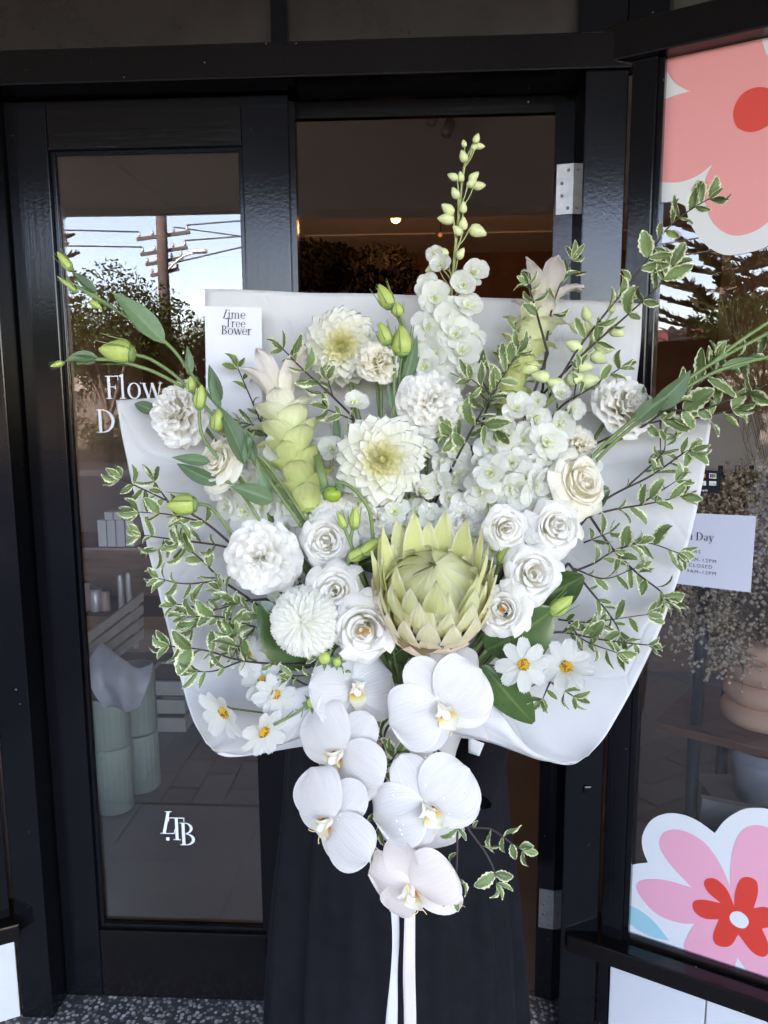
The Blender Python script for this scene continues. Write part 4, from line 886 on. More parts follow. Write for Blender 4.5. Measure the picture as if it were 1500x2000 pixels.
def skirt_fold(a, t, z):
    w = smooth((1.0-z)/0.55)
    side = 0.35+0.65*abs(math.cos(a))**1.2
    f = 0.030*math.sin(9*a+0.8+0.5*math.sin(2*a))+0.022*math.sin(17*a+1.1*t+1.3)+0.012*math.sin(29*a-2*t)
    f += 0.008*math.sin(6*a+9*t)
    return 1+w*side*f*1.8
tube_cloth('skirt', [(0.135, 0.105, 1.03), (0.165, 0.12, 0.96), (0.196, 0.135, 0.86), (0.212, 0.145, 0.65), (0.236, 0.155, 0.40), (0.250, 0.165, 0.16)], M_skirt, skirt_fold, seg=300)
obj('waistband', MB().lathe([(0.138, 0.985), (0.141, 1.0), (0.141, 1.028), (0.136, 1.035)], 40, Matrix.Diagonal((1, 0.78, 1, 1))).mesh(M_skirt), person, Matrix.Translation(o))
for s in (-1, 1): obj('shoe', MB().box((-0.042, -0.15, 0.003), (0.042, 0.09, 0.07), bev=0.025).mesh(M_ink), person, Matrix.Translation(o+Vector((0.10*s, -0.03, 0))))

# ------------------------------------------------------------------ paper wrap
def paper_mat():
    m, n, l, b = newmat('white kraft wrap'); out = n['Material Output']
    tc = N(n, 'TexCoord'); nz = N(n, 'TexNoise', Scale=18.0, Detail=6.0); l.new(tc.outputs['Object'], nz.inputs[0])
    rp = N(n, 'ValToRGB'); rp.color_ramp.elements[0].color = (0.59, 0.58, 0.575, 1); rp.color_ramp.elements[1].color = (0.66, 0.65, 0.645, 1); l.new(nz.outputs[0], rp.inputs[0])
    n2 = N(n, 'TexNoise', Scale=7.0, Detail=3.0); l.new(tc.outputs['Object'], n2.inputs[0]); n3 = N(n, 'TexNoise', Scale=220.0, Detail=2.0); l.new(tc.outputs['Object'], n3.inputs[0])
    ad = N(n, 'Math', operation='MULTIPLY_ADD'); ad.inputs[1].default_value = 0.03; l.new(n3.outputs[0], ad.inputs[0]); l.new(n2.outputs[0], ad.inputs[2])
    vo = N(n, 'TexVoronoi', Scale=5.5, feature='DISTANCE_TO_EDGE'); nd = N(n, 'TexNoise', Scale=3.0, Detail=2.0); l.new(tc.outputs['Object'], nd.inputs[0])
    vm = N(n, 'VectorMath', operation='MULTIPLY_ADD'); l.new(nd.outputs['Color'], vm.inputs[0]); vm.inputs[1].default_value = (0.5, 0.5, 0.5); l.new(tc.outputs['Object'], vm.inputs[2]); l.new(vm.outputs[0], vo.inputs[0])
    cl2 = N(n, 'MapRange'); cl2.inputs[2].default_value = 0.035; l.new(vo.outputs['Distance'], cl2.inputs[0])
    a2 = N(n, 'Math', operation='MULTIPLY_ADD'); a2.inputs[1].default_value = 0.10; l.new(cl2.outputs[0], a2.inputs[0]); l.new(ad.outputs[0], a2.inputs[2]); ad = a2
    bp = N(n, 'Bump', Strength=0.35, Distance=0.02); l.new(ad.outputs[0], bp.inputs['Height']); l.new(bp.outputs[0], b.inputs['Normal'])
    l.new(rp.outputs[0], b.inputs['Base Color']); b.inputs['Roughness'].default_value = 0.55; b.inputs['Specular IOR Level'].default_value = 0.25
    t = N(n, 'BsdfTranslucent'); l.new(rp.outputs[0], t.inputs[0]); ms = N(n, 'MixShader'); ms.inputs[0].default_value = 0.12
    l.new(b.outputs[0], ms.inputs[1]); l.new(t.outputs[0], ms.inputs[2]); l.new(ms.outputs[0], out.inputs[0]); return m
M_paper = paper_mat()
wrap = thing('paper_wrap', BIND, 'big white paper bouquet wrap fanned open and rolled at its lower corners', 'wrapping paper')
G = lambda rows: [[P(*c) for c in r] for r in rows]
curved_sheet('back_sheet', G([
    [(400, 565, 1.142), (680, 573, 1.136), (960, 581, 1.136), (1256, 592, 1.142)],
    [(404, 690, 1.142), (680, 700, 1.134), (960, 705, 1.134), (1247, 720, 1.142)],
    [(425, 900, 1.140), (680, 900, 1.135), (960, 900, 1.135), (1215, 900, 1.140)],
    [(520, 1150, 1.13), (700, 1150, 1.12), (950, 1150, 1.12), (1120, 1150, 1.13)],
    [(690, 1420, 1.115), (770, 1430, 1.105), (870, 1430, 1.105), (940, 1420, 1.115)]]), M_paper, 14, 18, 0.0006, wrap, 0.0045)
curved_sheet('left_sheet', G([
    [(225, 781, 1.060), (330, 777, 1.085), (480, 788, 1.112), (650, 830, 1.130)],
    [(252, 920, 1.050), (370, 930, 1.080), (520, 950, 1.104), (665, 980, 1.122)],
    [(287, 1070, 1.040), (400, 1080, 1.070), (550, 1100, 1.094), (685, 1120, 1.112)],
    [(329, 1235, 1.032), (440, 1245, 1.060), (580, 1250, 1.082), (705, 1260, 1.102)],
    [(368, 1385, 1.024), (462, 1390, 1.052), (595, 1380, 1.066), (725, 1370, 1.09)],
    [(402, 1452, 1.010), (446, 1479, 1.025), (575, 1460, 1.045), (730, 1440, 1.08)]]), M_paper, 14, 18, 0.0006, wrap, 0.0045)
curved_sheet('right_sheet', G([
    [(820, 800, 1.130), (1000, 800, 1.112), (1237, 808, 1.085), (1390, 822, 1.052)],
    [(800, 960, 1.122), (990, 960, 1.100), (1205, 975, 1.076), (1364, 990, 1.042)],
    [(790, 1120, 1.112), (960, 1120, 1.088), (1165, 1135, 1.066), (1317, 1155, 1.034)],
    [(785, 1270, 1.10), (930, 1270, 1.074), (1110, 1285, 1.056), (1262, 1295, 1.028)],
    [(790, 1390, 1.09), (920, 1390, 1.062), (1070, 1410, 1.044), (1192, 1425, 1.02)],
    [(800, 1445, 1.08), (930, 1445, 1.05), (1096, 1494, 1.022), (1150, 1478, 1.008)]]), M_paper, 14, 18, 0.0006, wrap, 0.0045)
curved_sheet('left_flap', G([
    [(412, 1463, 1.01), (470, 1474, 0.995), (540, 1457, 0.972), (610, 1434, 0.962), (700, 1418, 0.962), (800, 1436, 0.985)],
    [(418, 1467, 1.009), (482, 1464, 0.98), (535, 1425, 0.952), (612, 1385, 0.944), (700, 1370, 0.95), (800, 1390, 0.98)],
    [(424, 1471, 1.009), (492, 1450, 0.972), (543, 1364, 0.950), (620, 1335, 0.946), (700, 1325, 0.955), (800, 1340, 0.985)]]), M_paper, 6, 6, 0.0006, wrap)
curved_sheet('right_flap', G([
    [(1128, 1487, 1.008), (1062, 1486, 0.993), (1010, 1469, 0.968), (966, 1453, 0.960), (925, 1441, 0.957), (850, 1425, 0.972)],
    [(1122, 1490, 1.007), (1058, 1483, 0.982), (1010, 1455, 0.952), (968, 1420, 0.944), (925, 1400, 0.944), (850, 1390, 0.966)],
    [(1116, 1492, 1.007), (1054, 1475, 0.975), (1010, 1438, 0.950), (975, 1385, 0.944), (944, 1357, 0.944), (850, 1345, 0.968)]]), M_paper, 6, 6, 0.0006, wrap)
curved_sheet('gathered_cuff', [[BIND+Vector((0.05*math.cos(a)*k, 0.05*math.sin(a)*k*0.8, z)) for a in [i*6.2832/8 for i in range(9)]] for z, k in ((0.08, 1.5), (0.02, 1.0), (-0.03, 0.95), (-0.10, 1.25))], M_paper, 4, 4, 0.0006, wrap)
curved_sheet('tail_corner', G([[(915, 1440, 1.0), (946, 1452, 1.0)], [(915, 1470, 1.005), (936, 1477, 1.0)]]), M_paper, 4, 4, 0.0006, wrap)

# gift card against the wrap
M_card = mat('smooth white card', (0.65, 0.65, 0.69), 0.5)
cdep = 1.098
K = [P(400, 598, cdep), P(511, 601, cdep), P(513, 862, cdep), P(404, 858, cdep)]
cn = (K[1]-K[0]).cross(K[3]-K[0]).normalized()
if cn.dot(FW) > 0: cn = -cn
card = thing('gift_card', K[3], 'narrow white florist card with dark serif name tucked into the wrap', 'card')
obj('card_sheet', build(K+[p-cn*0.0006 for p in K], [(3, 2, 1, 0), (4, 5, 6, 7), (0, 1, 5, 4), (1, 2, 6, 5), (2, 3, 7, 6), (3, 0, 4, 7)], M_card, smooth_=False), card)
xd = (K[1]-K[0]).normalized()
def on_card(px, py, z=0.0005): return face_frame(on_plane(px, py, K[0], cn)+cn*z, xd, cn)
s1 = 17.5/FPX*cdep
serif('print', 'Lime', s1*1.0, M_ink, card, on_card(434, 622), slant={'L': 0.3})
serif('print', 'Tree', s1*0.95, M_ink, card, on_card(440, 639, 0.0007))
serif('print', 'Bower', s1*1.02, M_ink, card, on_card(432, 653.5, 0.0009))
sans('print', 'OWER.COM', 0.0062, M_ink, card, on_card(459, 820.5)); sans('print', 'BOWER', 0.0062, M_ink, card, on_card(466, 828))
def daisy(px, py, r, col):
    c = on_plane(px, py, K[0], cn)+cn*0.0006; V = []; y = cn.cross(xd); n = 48
    for i in range(n): a = 6.2832*i/n; rr = r*(0.72+0.28*abs(math.cos(a*3))); V.append(c+xd*rr*math.cos(a)+y*rr*math.sin(a))
    obj('print', build(V, [tuple(range(n))], col, smooth_=False), card)
M_or = mat('orange ink', (0.75, 0.28, 0.05), 0.5)
daisy(442, 846, 0.0075, M_red); daisy(495, 846, 0.0065, M_or); daisy(510, 849, 0.0045, M_red)

# ribbon tails
M_rib = mat('white satin ribbon', (0.62, 0.61, 0.61), 0.32, var=0.04, vscale=30, sheen=0.2)
M_ribp = mat('blush satin ribbon', (0.62, 0.55, 0.53), 0.32, var=0.04, vscale=30, sheen=0.2)
rib = thing('ribbon', BIND, 'pale satin ribbon tied round the stems, two tails hanging over the skirt', 'ribbon')
def tail(name, rows, mt): curved_sheet(name, G(rows), mt, 8, 4, 0.0004, rib)
tail('ribbon_tail', [[(762, 1560, 1.06), (784, 1560, 1.058)], [(758, 1700, 1.05), (778, 1702, 1.048)], [(766, 1820, 1.045), (780, 1822, 1.05)], [(763, 1900, 1.05), (777, 1897, 1.052)], [(753, 2000, 1.06), (776, 2000, 1.055)], [(748, 2120, 1.075), (768, 2122, 1.07)]], M_rib)
tail('ribbon_tail', [[(790, 1560, 1.05), (812, 1560, 1.052)], [(790, 1780, 1.035), (811, 1782, 1.038)], [(787, 1900, 1.04), (811, 1900, 1.038)], [(789, 2000, 1.05), (813, 2000, 1.048)], [(786, 2140, 1.07), (812, 2138, 1.07)]], M_ribp)
obj('knot', MB().lathe([(0.052, -0.018), (0.056, -0.008), (0.057, 0.006), (0.052, 0.018)], 24, Matrix.Diagonal((1, 0.8, 1, 1))).mesh(M_rib), rib, Matrix.Translation(BIND+Vector((0, 0, -0.03))))

# ------------------------------------------------------------------ bouquet: petal and leaf shapes
def petal(L, W, prof, e0, e1, mt, cup=0.2, ruf=0.0, rn=3, tooth=0.0, tn=5, tip=0.2, nu=6, nv=6, ph=0.0, twist=0.0, cosine=False):
    """x runs from the petal's base outwards, z is the side that faces the viewer"""
    rows = []; a0, a1 = R_(e0), R_(e1)
    for i in range(nu+1):
        s = (1-math.cos(math.pi*i/nu))/2 if cosine else i/nu; row = []
        for j in range(nv+1):
            t = -1+2*j/nv
            se = s*(1-tip*t*t*s+tooth*(abs((t*tn/2) % 1-0.5)-0.25)*smooth((s-0.6)/0.4))
            e = a0+(a1-a0)*se; da = a1-a0
            if abs(da) > 1e-3: x = L/da*(math.sin(e)-math.sin(a0)); z = L/da*(math.cos(a0)-math.cos(e))
            else: x = L*se*math.cos(a0); z = L*se*math.sin(a0)
            w = W*prof(s); y = w*t; off = cup*w*t*t+ruf*L*s*s*math.sin(rn*math.pi*t+ph)*(0.4+0.6*abs(t))+twist*s*w*t
            row.append(Vector((x-math.sin(e)*off, y, z+math.cos(e)*off)))
        rows.append(row)
    return grid(rows, mt, name='petal')
def revpetal(pr, half, mt, wp=None, ruf=0.0, rn=3, tooth=0.0, tn=7, tip=0.1, spiral=0.0, nu=5, nv=8, ph=0.0, sc=1.0):
    """piece of a surface of revolution about z, centred on azimuth 0; pr = profile points (radius, height)"""
    prof = catmull([Vector((a, b, 0)) for a, b in pr], 4); n = len(prof)-1; H = R_(half); rows = []
    for i in range(nu+1):
        s = i/nu; row = []
        for j in range(nv+1):
            t = -1+2*j/nv; se = max(0, s*(1-tip*t*t*s+tooth*(abs((t*tn/2) % 1-0.5)-0.25)*smooth((s-0.5)/0.5)))
            f = min(se, 1)*n; k = min(int(f), n-1); p = prof[k].lerp(prof[k+1], f-k); tg = (prof[k+1]-prof[k]).normalized()
            nr = Vector((tg.y, -tg.x, 0)); d = ruf*s*s*math.sin(rn*math.pi*t+ph)+spiral*t
            rr = p.x+nr.x*d; zz = p.y+nr.y*d; th = H*t*(wp(s) if wp else min(1, 0.35+1.3*s)); row.append(Vector((rr*math.cos(th)*sc, rr*math.sin(th)*sc, zz*sc)))
        rows.append(row)
    return grid(rows, mt, name='petal')
def frame(px, py, d, tx=0.0, ty=0.0, roll=0.0):
    z = (-FW+RT*tx+UP*ty).normalized(); x = (RT-z*RT.dot(z)).normalized(); y = z.cross(x)
    Mx = Matrix((x, y, z)).transposed().to_4x4() @ Matrix.Rotation(R_(roll), 4, 'Z'); Mx.translation = P(px, py, d); return Mx
def RZ(a): return Matrix.Rotation(R_(a), 4, 'Z')
def RY(a): return Matrix.Rotation(R_(a), 4, 'Y')
def RX_(a): return Matrix.Rotation(R_(a), 4, 'X')
def T(x, y, z): return Matrix.Translation((x, y, z))
oval = lambda s: max(0.03, math.sin(math.pi*(0.06+0.90*s)))**0.8
fan = lambda s: 0.12+0.88*math.sin(math.pi*min(1, 0.72*s+0.02))**1.0 if s < 0.98 else 0.80
strap = lambda s: max(0.03, (0.45+0.9*s)*(1-s**3.2)**0.75)
lance = lambda s: max(0.015, math.sin(math.pi*s**0.75)**0.9*(1-0.15*s))
obov = lambda s: max(0.02, math.sin(math.pi*(0.02+0.96*s**0.9))**0.75)

W0 = (0.93, 0.905, 0.855)
M_white = petal_mat('white petal', [(0, (0.90, 0.87, 0.64)), (0.22, (0.915, 0.89, 0.78)), (0.55, W0), (1, (0.935, 0.915, 0.875))], trans=0.42)
M_cream = petal_mat('cream petal', [(0, (0.88, 0.84, 0.54)), (0.3, (0.90, 0.85, 0.66)), (0.7, (0.915, 0.87, 0.75)), (1, (0.925, 0.89, 0.81))], trans=0.42)
M_dahl = petal_mat('dahlia petal', [(0, (0.90, 0.87, 0.52)), (0.4, (0.915, 0.89, 0.68)), (0.75, (0.925, 0.91, 0.80)), (1, (0.93, 0.92, 0.86))], vein=0.3, trans=0.42)
M_dahlc = petal_mat('dahlia heart petal', [(0, (0.80, 0.76, 0.34)), (0.45, (0.87, 0.83, 0.50)), (1, (0.92, 0.89, 0.66))], vein=0.3, trans=0.42)
M_orch = petal_mat('orchid petal', [(0, (0.72, 0.74, 0.56)), (0.16, (0.77, 0.75, 0.73)), (1, (0.785, 0.76, 0.745))], rough=0.42, vein=0.3, trans=0.32)
M_orchp = petal_mat('blush orchid petal', [(0, (0.74, 0.70, 0.56)), (0.14, (0.80, 0.715, 0.67)), (1, (0.80, 0.71, 0.665))], rough=0.42, vein=0.12, trans=0.22)
M_cosm = petal_mat('cosmos petal', [(0, (0.74, 0.76, 0.40)), (0.15, (0.86, 0.855, 0.78)), (1, (0.89, 0.885, 0.85))], vein=0.7, trans=0.35)
M_delp = petal_mat('delphinium sepal', [(0, (0.72, 0.78, 0.42)), (0.25, (0.88, 0.89, 0.74)), (0.8, (0.92, 0.915, 0.88)), (1, (0.88, 0.885, 0.76))], vein=0.5, trans=0.42)
M_curc = petal_mat('curcuma bract', [(0, (0.95, 1.0, 0.75)), (0.6, (1, 1, 0.95)), (1, (1, 1, 1))], objcol=True, trans=0.42, vein=0.5)
M_prot = petal_mat('protea bract', [(0, (0.70, 0.64, 0.32)), (0.35, (0.80, 0.75, 0.47)), (0.8, (0.87, 0.81, 0.60)), (1, (0.88, 0.81, 0.72))], rough=0.6, trans=0.25, vein=0.5, objcol=True, edge=(0.90, 0.83, 0.70))
M_lip = petal_mat('orchid lip', [(0, (0.70, 0.12, 0.02)), (0.25, (0.80, 0.55, 0.08)), (0.5, (0.84, 0.80, 0.62)), (1, (0.84, 0.80, 0.76))])
M_yel = mat('yellow anther', (0.75, 0.42, 0.02), 0.7, var=0.4, vscale=300)
M_org = mat('orange stigma', (0.62, 0.24, 0.02), 0.6, var=0.3, vscale=200)
M_bud = mat('yellow green bud', (0.42, 0.47, 0.12), 0.5, var=0.35, vscale=60, alt=(0.24, 0.34, 0.07))
M_budw = mat('white green bud', (0.66, 0.68, 0.42), 0.5, var=0.45, vscale=70, alt=(0.36, 0.44, 0.12))
M_stem = mat('green stem', (0.15, 0.22, 0.075), 0.5, var=0.3, vscale=20)
M_stemd = mat('dark woody stem', (0.035, 0.022, 0.018), 0.6, var=0.3, vscale=40)
M_pitt = leaf_mat('variegated leaf', (0.10, 0.165, 0.05), (0.17, 0.24, 0.09), (0.74, 0.74, 0.48), (0.22, 0.29, 0.12), 0.42, 0.22, edge0=0.63)
M_lleaf = leaf_mat('blue green leaf', (0.10, 0.18, 0.085), (0.15, 0.23, 0.12), None, (0.24, 0.33, 0.17), 0.5, 0.22)
M_mag = leaf_mat('dark glossy leaf', (0.035, 0.075, 0.025), (0.06, 0.105, 0.03), (0.33, 0.14, 0.03), (0.16, 0.22, 0.07), 0.22, 0.06, edge0=0.94)
M_calyx = mat('green calyx', (0.17, 0.26, 0.075), 0.5, var=0.25, vscale=60)

def stems_to_bind(parent, top, mt=M_stem, r=0.0028, via=None, name='stem'):
    b = BIND+Vector((random.uniform(-0.022, 0.022), random.uniform(-0.015, 0.02), 0.03))
    mid = via or (top.lerp(b, 0.55)+FW*0.02)
    return obj(name, MB().tube(catmull([top, mid, b, b+(b-mid)*0.35], 7), r, 6).mesh(mt), parent)
def fthing(name, label, cat, group): return thing(name, BIND, label, cat, group)

# ------------------------------------------------------------------ bloom builders (parts go under `par`)
def ringset(par, Mf, sc, rings, name='petal', jit=5.0, seed=0):
    rnd = random.Random(seed)
    for me, n, off in rings:
        mes = me if isinstance(me, list) else [me]
        for k in range(n):
            a = off+360/n*k+rnd.uniform(-jit, jit); s = sc*rnd.uniform(0.93, 1.06)
            tl = RY(rnd.uniform(-jit, jit)*0.5) @ RX_(rnd.uniform(-jit, jit)*0.5)
            obj(name, mes[(k+seed) % len(mes)], par, Mf @ RZ(a) @ tl @ Matrix.Scale(s, 4))
ROSE = {}
def rose_meshes(mt, key):
    if key in ROSE: return ROSE[key]
    rims = [(1.05, -0.12), (0.99, 0.02), (0.70, 0.28), (0.55, 0.35), (0.41, 0.41), (0.28, 0.44), (0.15, 0.44)]
    hf = [54, 58, 64, 72, 84, 104, 130]; cnt = [4, 4, 3, 3, 3, 2, 2]; out = []
    for i, (r, h) in enumerate(rims):
        c_ = 0.07 if i < 5 else 0.03
        pr = ([(0.05, -0.40), (0.42, -0.10), (0.74, 0.04), (0.98, -0.04), (1.05, -0.14)], [(0.05, -0.36), (0.40, 0.0), (0.66, 0.16), (0.86, 0.13), (0.95, 0.04)])[i] if i < 2 else [(0.05, -0.50), (r*0.58, -0.36+0.02*i), (r*0.86, h-0.24), (r*0.95, h-0.07), (r*(0.97+c_), h+0.01), (r*(0.97+c_*1.9), h-0.02)]
        ms = [revpetal(pr, hf[i], mt, ruf=max(0.02, 0.095-0.014*i), rn=1.0+0.5*v, tooth=0.04, tn=9, tip=0.16, spiral=0.075-0.004*i, ph=v*2.1+i*1.3, nu=7, nv=12) for v in range(3)]
        out.append((ms, cnt[i], i*67))
    ROSE[key] = out; return out
def rose(par, px, py, r, d, tx=0, ty=0, mt=M_white, key='w', seed=0, centre=None, roll=0, part='petal'):
    Mf = frame(px, py, d, tx, ty, roll+seed*40); sc = r/FPX*d
    ringset(par, Mf, sc, rose_meshes(mt, key), part, 10, seed)
    if centre:
        mb = MB(); rnd = random.Random(seed)
        for k in range(7): mb.ball((rnd.uniform(-0.16, 0.16), rnd.uniform(-0.10, 0.10), 0.36+rnd.uniform(0, 0.1)), 0.05, seg=6)
        obj('stamens', mb.mesh(centre), par, Mf @ Matrix.Scale(sc, 4))
    obj('calyx', MB().lathe([(0.03, -0.62), (0.10, -0.58), (0.16, -0.48), (0.06, -0.40)], 10).mesh(M_calyx), par, Mf @ Matrix.Scale(sc, 4))
    return Mf @ Vector((0, 0, -0.6*sc))
CARN = {}
def carn_meshes(mt, key):
    if key in CARN: return CARN[key]
    pr = [[(0.05, -0.45), (0.5, -0.36), (0.86, -0.20), (1.02, -0.26)], [(0.05, -0.4), (0.48, -0.18), (0.80, 0.0), (0.95, 0.0)],
          [(0.05, -0.35), (0.40, 0.0), (0.66, 0.20), (0.80, 0.24)], [(0.04, -0.3), (0.30, 0.12), (0.48, 0.34), (0.62, 0.40)], [(0.04, -0.3), (0.18, 0.18), (0.30, 0.44), (0.42, 0.50)], [(0.03, -0.2), (0.07, 0.2), (0.11, 0.48), (0.20, 0.56)]]
    hf = [38, 38, 42, 50, 62, 80]; cnt = [8, 8, 8, 7, 6, 4]; out = []
    for i in range(6):
        ms = [revpetal(pr[i], hf[i], mt, ruf=0.105, rn=1.8+0.5*v, tooth=0.09, tn=11, tip=0.10, spiral=0.06, ph=v*1.9+i, nu=6, nv=14) for v in range(3)]
        out.append((ms, cnt[i], i*23))
    CARN[key] = out; return out
def carnation(par, px, py, r, d, tx=0, ty=0, mt=M_white, key='w', seed=0, part='petal'):
    Mf = frame(px, py, d, tx, ty, seed*31); sc = r/FPX*d
    ringset(par, Mf, sc, carn_meshes(mt, key), part, 12, seed)
    obj('calyx', MB().lathe([(0.04, -0.95), (0.15, -0.85), (0.20, -0.55), (0.28, -0.38)], 10).mesh(M_calyx), par, Mf @ Matrix.Scale(sc, 4))
    return Mf @ Vector((0, 0, -0.95*sc))
def dahlia_meshes():
    spec = [(14, 0.98, 0.235, -8, -16), (14, 0.93, 0.23, 2, -4), (14, 0.85, 0.215, 11, 8), (14, 0.75, 0.19, 20, 22), (14, 0.64, 0.165, 28, 36), (13, 0.54, 0.125, 38, 50), (12, 0.46, 0.10, 48, 62), (11, 0.39, 0.075, 58, 74), (9, 0.33, 0.055, 68, 84), (7, 0.28, 0.04, 78, 92)]
    return [([petal(L, W*(1+0.06*v), strap, e0, e1, M_dahl if i < 5 else M_dahlc, cup=0.24+0.08*i, tip=0.04, nu=7, nv=4, twist=0.12*(v-1)) for v in range(3)], n, i*11.0, 0.02+0.018*i) for i, (n, L, W, e0, e1) in enumerate(spec)]
M_heart = mat('dahlia heart', (0.66, 0.64, 0.26), 0.6, var=0.3, vscale=120)
DAHL = dahlia_meshes()
def dahlia(par, px, py, r, d, tx, ty, seed):
    Mf = frame(px, py, d, tx, ty, seed*17); sc = r/FPX*d; rnd = random.Random(seed)
    for ms, n, off, z in DAHL:
        for k in range(n):
            a = off+360/n*k+rnd.uniform(-5, 5)
            obj('petal', ms[rnd.randrange(3)], par, Mf @ T(0, 0, z*sc*1.6) @ RZ(a) @ T(0.04*sc, 0, 0) @ RY(rnd.uniform(-7, 7)) @ RX_(rnd.uniform(-9, 9)) @ Matrix.Scale(sc*rnd.uniform(0.92, 1.05), 4))
    obj('heart', MB().lathe([(0.10, 0.20), (0.11, 0.34), (0.06, 0.42), (0, 0.44)], 12, wob=lambda a, t_: 1+0.18*math.sin(7*a+4*t_)).mesh(M_heart), par, Mf @ Matrix.Scale(sc, 4))
    obj('calyx', MB().lathe([(0.05, -0.25), (0.16, -0.2), (0.25, -0.08), (0.1, 0.0)], 12).mesh(M_calyx), par, Mf @ Matrix.Scale(sc, 4))
    return Mf @ Vector((0, 0, -0.25*sc))
COSP = [petal(1.0, 0.30, lambda s: 0.25+0.75*math.sin(math.pi*min(0.86, 0.05+0.70*s)), 8, -10, M_cosm, cup=0.18, tooth=0.22, tn=5, tip=0.12, nu=6, nv=12, ruf=0.02, rn=2, ph=v) for v in range(3)]
COSD = None
def cosmos_disc():
    mb = MB().lathe([(0.20, -0.05), (0.20, 0.04), (0.12, 0.10), (0, 0.11)], 14); rnd = random.Random(4)
    for k in range(46):
        a = k*2.399; rr = 0.21*math.sqrt(k/46); mb.ball((rr*math.cos(a), rr*math.sin(a), 0.12-rr*0.15), rnd.uniform(0.022, 0.036), mi=(1 if rnd.random() < 0.25 else 0), seg=5)
    return mb.mesh([M_yel, mat('brown anther', (0.20, 0.09, 0.01), 0.7)])
COSD = cosmos_disc()
def cosmos(par, px, py, r, d, tx, ty, seed, cup=0):
    Mf = frame(px, py, d, tx, ty, seed*29); sc = r/FPX*d; rnd = random.Random(seed)
    for k in range(8): obj('petal', COSP[k % 3], par, Mf @ RZ(k*45+rnd.uniform(-6, 6)) @ T(0.10*sc, 0, 0.004*sc*(k % 2)) @ RY(-cup+rnd.uniform(-8, 8)) @ RX_(rnd.uniform(-10, 10)) @ Matrix.Scale(sc*rnd.uniform(0.86, 1.0)*0.92, 4))
    obj('disc', COSD, par, Mf @ Matrix.Scale(sc, 4))
    obj('calyx', MB().lathe([(0.04, -0.22), (0.14, -0.14), (0.2, -0.04)], 10).mesh(M_calyx), par, Mf @ Matrix.Scale(sc, 4))
    return Mf @ Vector((0, 0, -0.2*sc))
# leaves between two photographed points
def unitleaf(wr, prof, mt, cup, bend, ruf=0.0, nu=8, nv=6, tooth=0.0):
    rows = []
    for i in range(nu+1):
        s = i/nu; row = []
        for j in range(nv+1):
            t = -1+2*j/nv; w = wr*prof(s)*(1+(0.10 if (i % 2) else -0.06)*tooth*(abs(t) > 0.9))
            row.append(Vector((s, w*t, abs(t)*w*cup-bend*(s-0.5)**2*4+bend+ruf*math.sin(7*s+3*t)*abs(t))))
        rows.append(row)
    return grid(rows, mt, name='leaf')
PITT = [unitleaf(w, obov, M_pitt, c_, b_, rf, nu=10, tooth=1.3) for w, c_, b_, rf in ((0.23, 0.35, 0.10, 0.05), (0.27, 0.2, -0.08, 0.06), (0.17, 0.7, 0.20, 0.04), (0.25, 0.3, 0.02, 0.05), (0.29, 0.25, 0.09, 0.06), (0.20, 0.9, -0.16, 0.05), (0.24, 0.5, 0.16, 0.07), (0.15, 0.8, 0.05, 0.03))]
LLF = [unitleaf(w, lance, M_lleaf, c_, b_, 0.01) for w, c_, b_ in ((0.15, 0.5, 0.05), (0.18, 0.4, 0.08), (0.13, 0.6, -0.04))]
MAGL = [unitleaf(w, obov, M_mag, c_, b_, 0.01, nu=10, nv=8) for w, c_, b_ in ((0.27, 0.15, 0.06), (0.24, 0.25, -0.04))]
def leaf2(par, me, a, b, roll=0.0, name='leaf', wscale=1.0):
    x = b-a; L = x.length; x.normalize(); z = -FW-x*(-FW).dot(x)
    z = z.normalized() if z.length > 1e-3 else x.orthogonal().normalized(); y = z.cross(x)
    Mx = Matrix((x, y, z)).transposed().to_4x4(); Mx.translation = a
    return obj(name, me, par, Mx @ RX_(roll) @ Matrix.Diagonal((L, L*wscale, L*wscale, 1)))
def budmesh(mt, ridged=0.06):
    return MB().lathe([(0.05, 0), (0.16, 0.04), (0.25, 0.20), (0.27, 0.42), (0.21, 0.66), (0.12, 0.86), (0.03, 1.0), (0, 1.0)], 16, wob=lambda a, t: 1+ridged*math.sin(5*a+5*t)).mesh(mt)
BUD = budmesh(M_bud); BUDW = budmesh(M_budw, 0.04)
def sepals():
    mb = MB()
    for k in range(5):
        a = k*1.2566; d = Vector((math.cos(a), math.sin(a), 0))
        mb.tube(catmull([d*0.06, d*0.27+Vector((0, 0, 0.25)), d*0.30+Vector((0, 0, 0.6)), d*0.36+Vector((0, 0, 1.02))], 3), lambda s: 0.035*(1-0.8*s), 4)
    mb.lathe([(0.05, -0.06), (0.17, 0.0), (0.22, 0.12)], 10); return mb.mesh(M_calyx)
SEP = sepals()
def axisM(a, b):
    z = (b-a); L = z.length; z.normalize(); x = z.orthogonal().normalized(); y = z.cross(x); Mx = Matrix((x, y, z)).transposed().to_4x4(); Mx.translation = a; return Mx, L
def bud2(par, a, b, w=1.0, me=None, sep=True):
    Mx, L = axisM(a, b); ob = obj('bud', me or BUD, par, Mx @ Matrix.Diagonal((L*w, L*w, L, 1)))
    if sep: obj('sepals', SEP, ob, Mx @ Matrix.Diagonal((L*w, L*w, L, 1)))
    return ob
def V3(p): return P(*p)

# ------------------------------------------------------------------ focal flowers
random.seed(5)
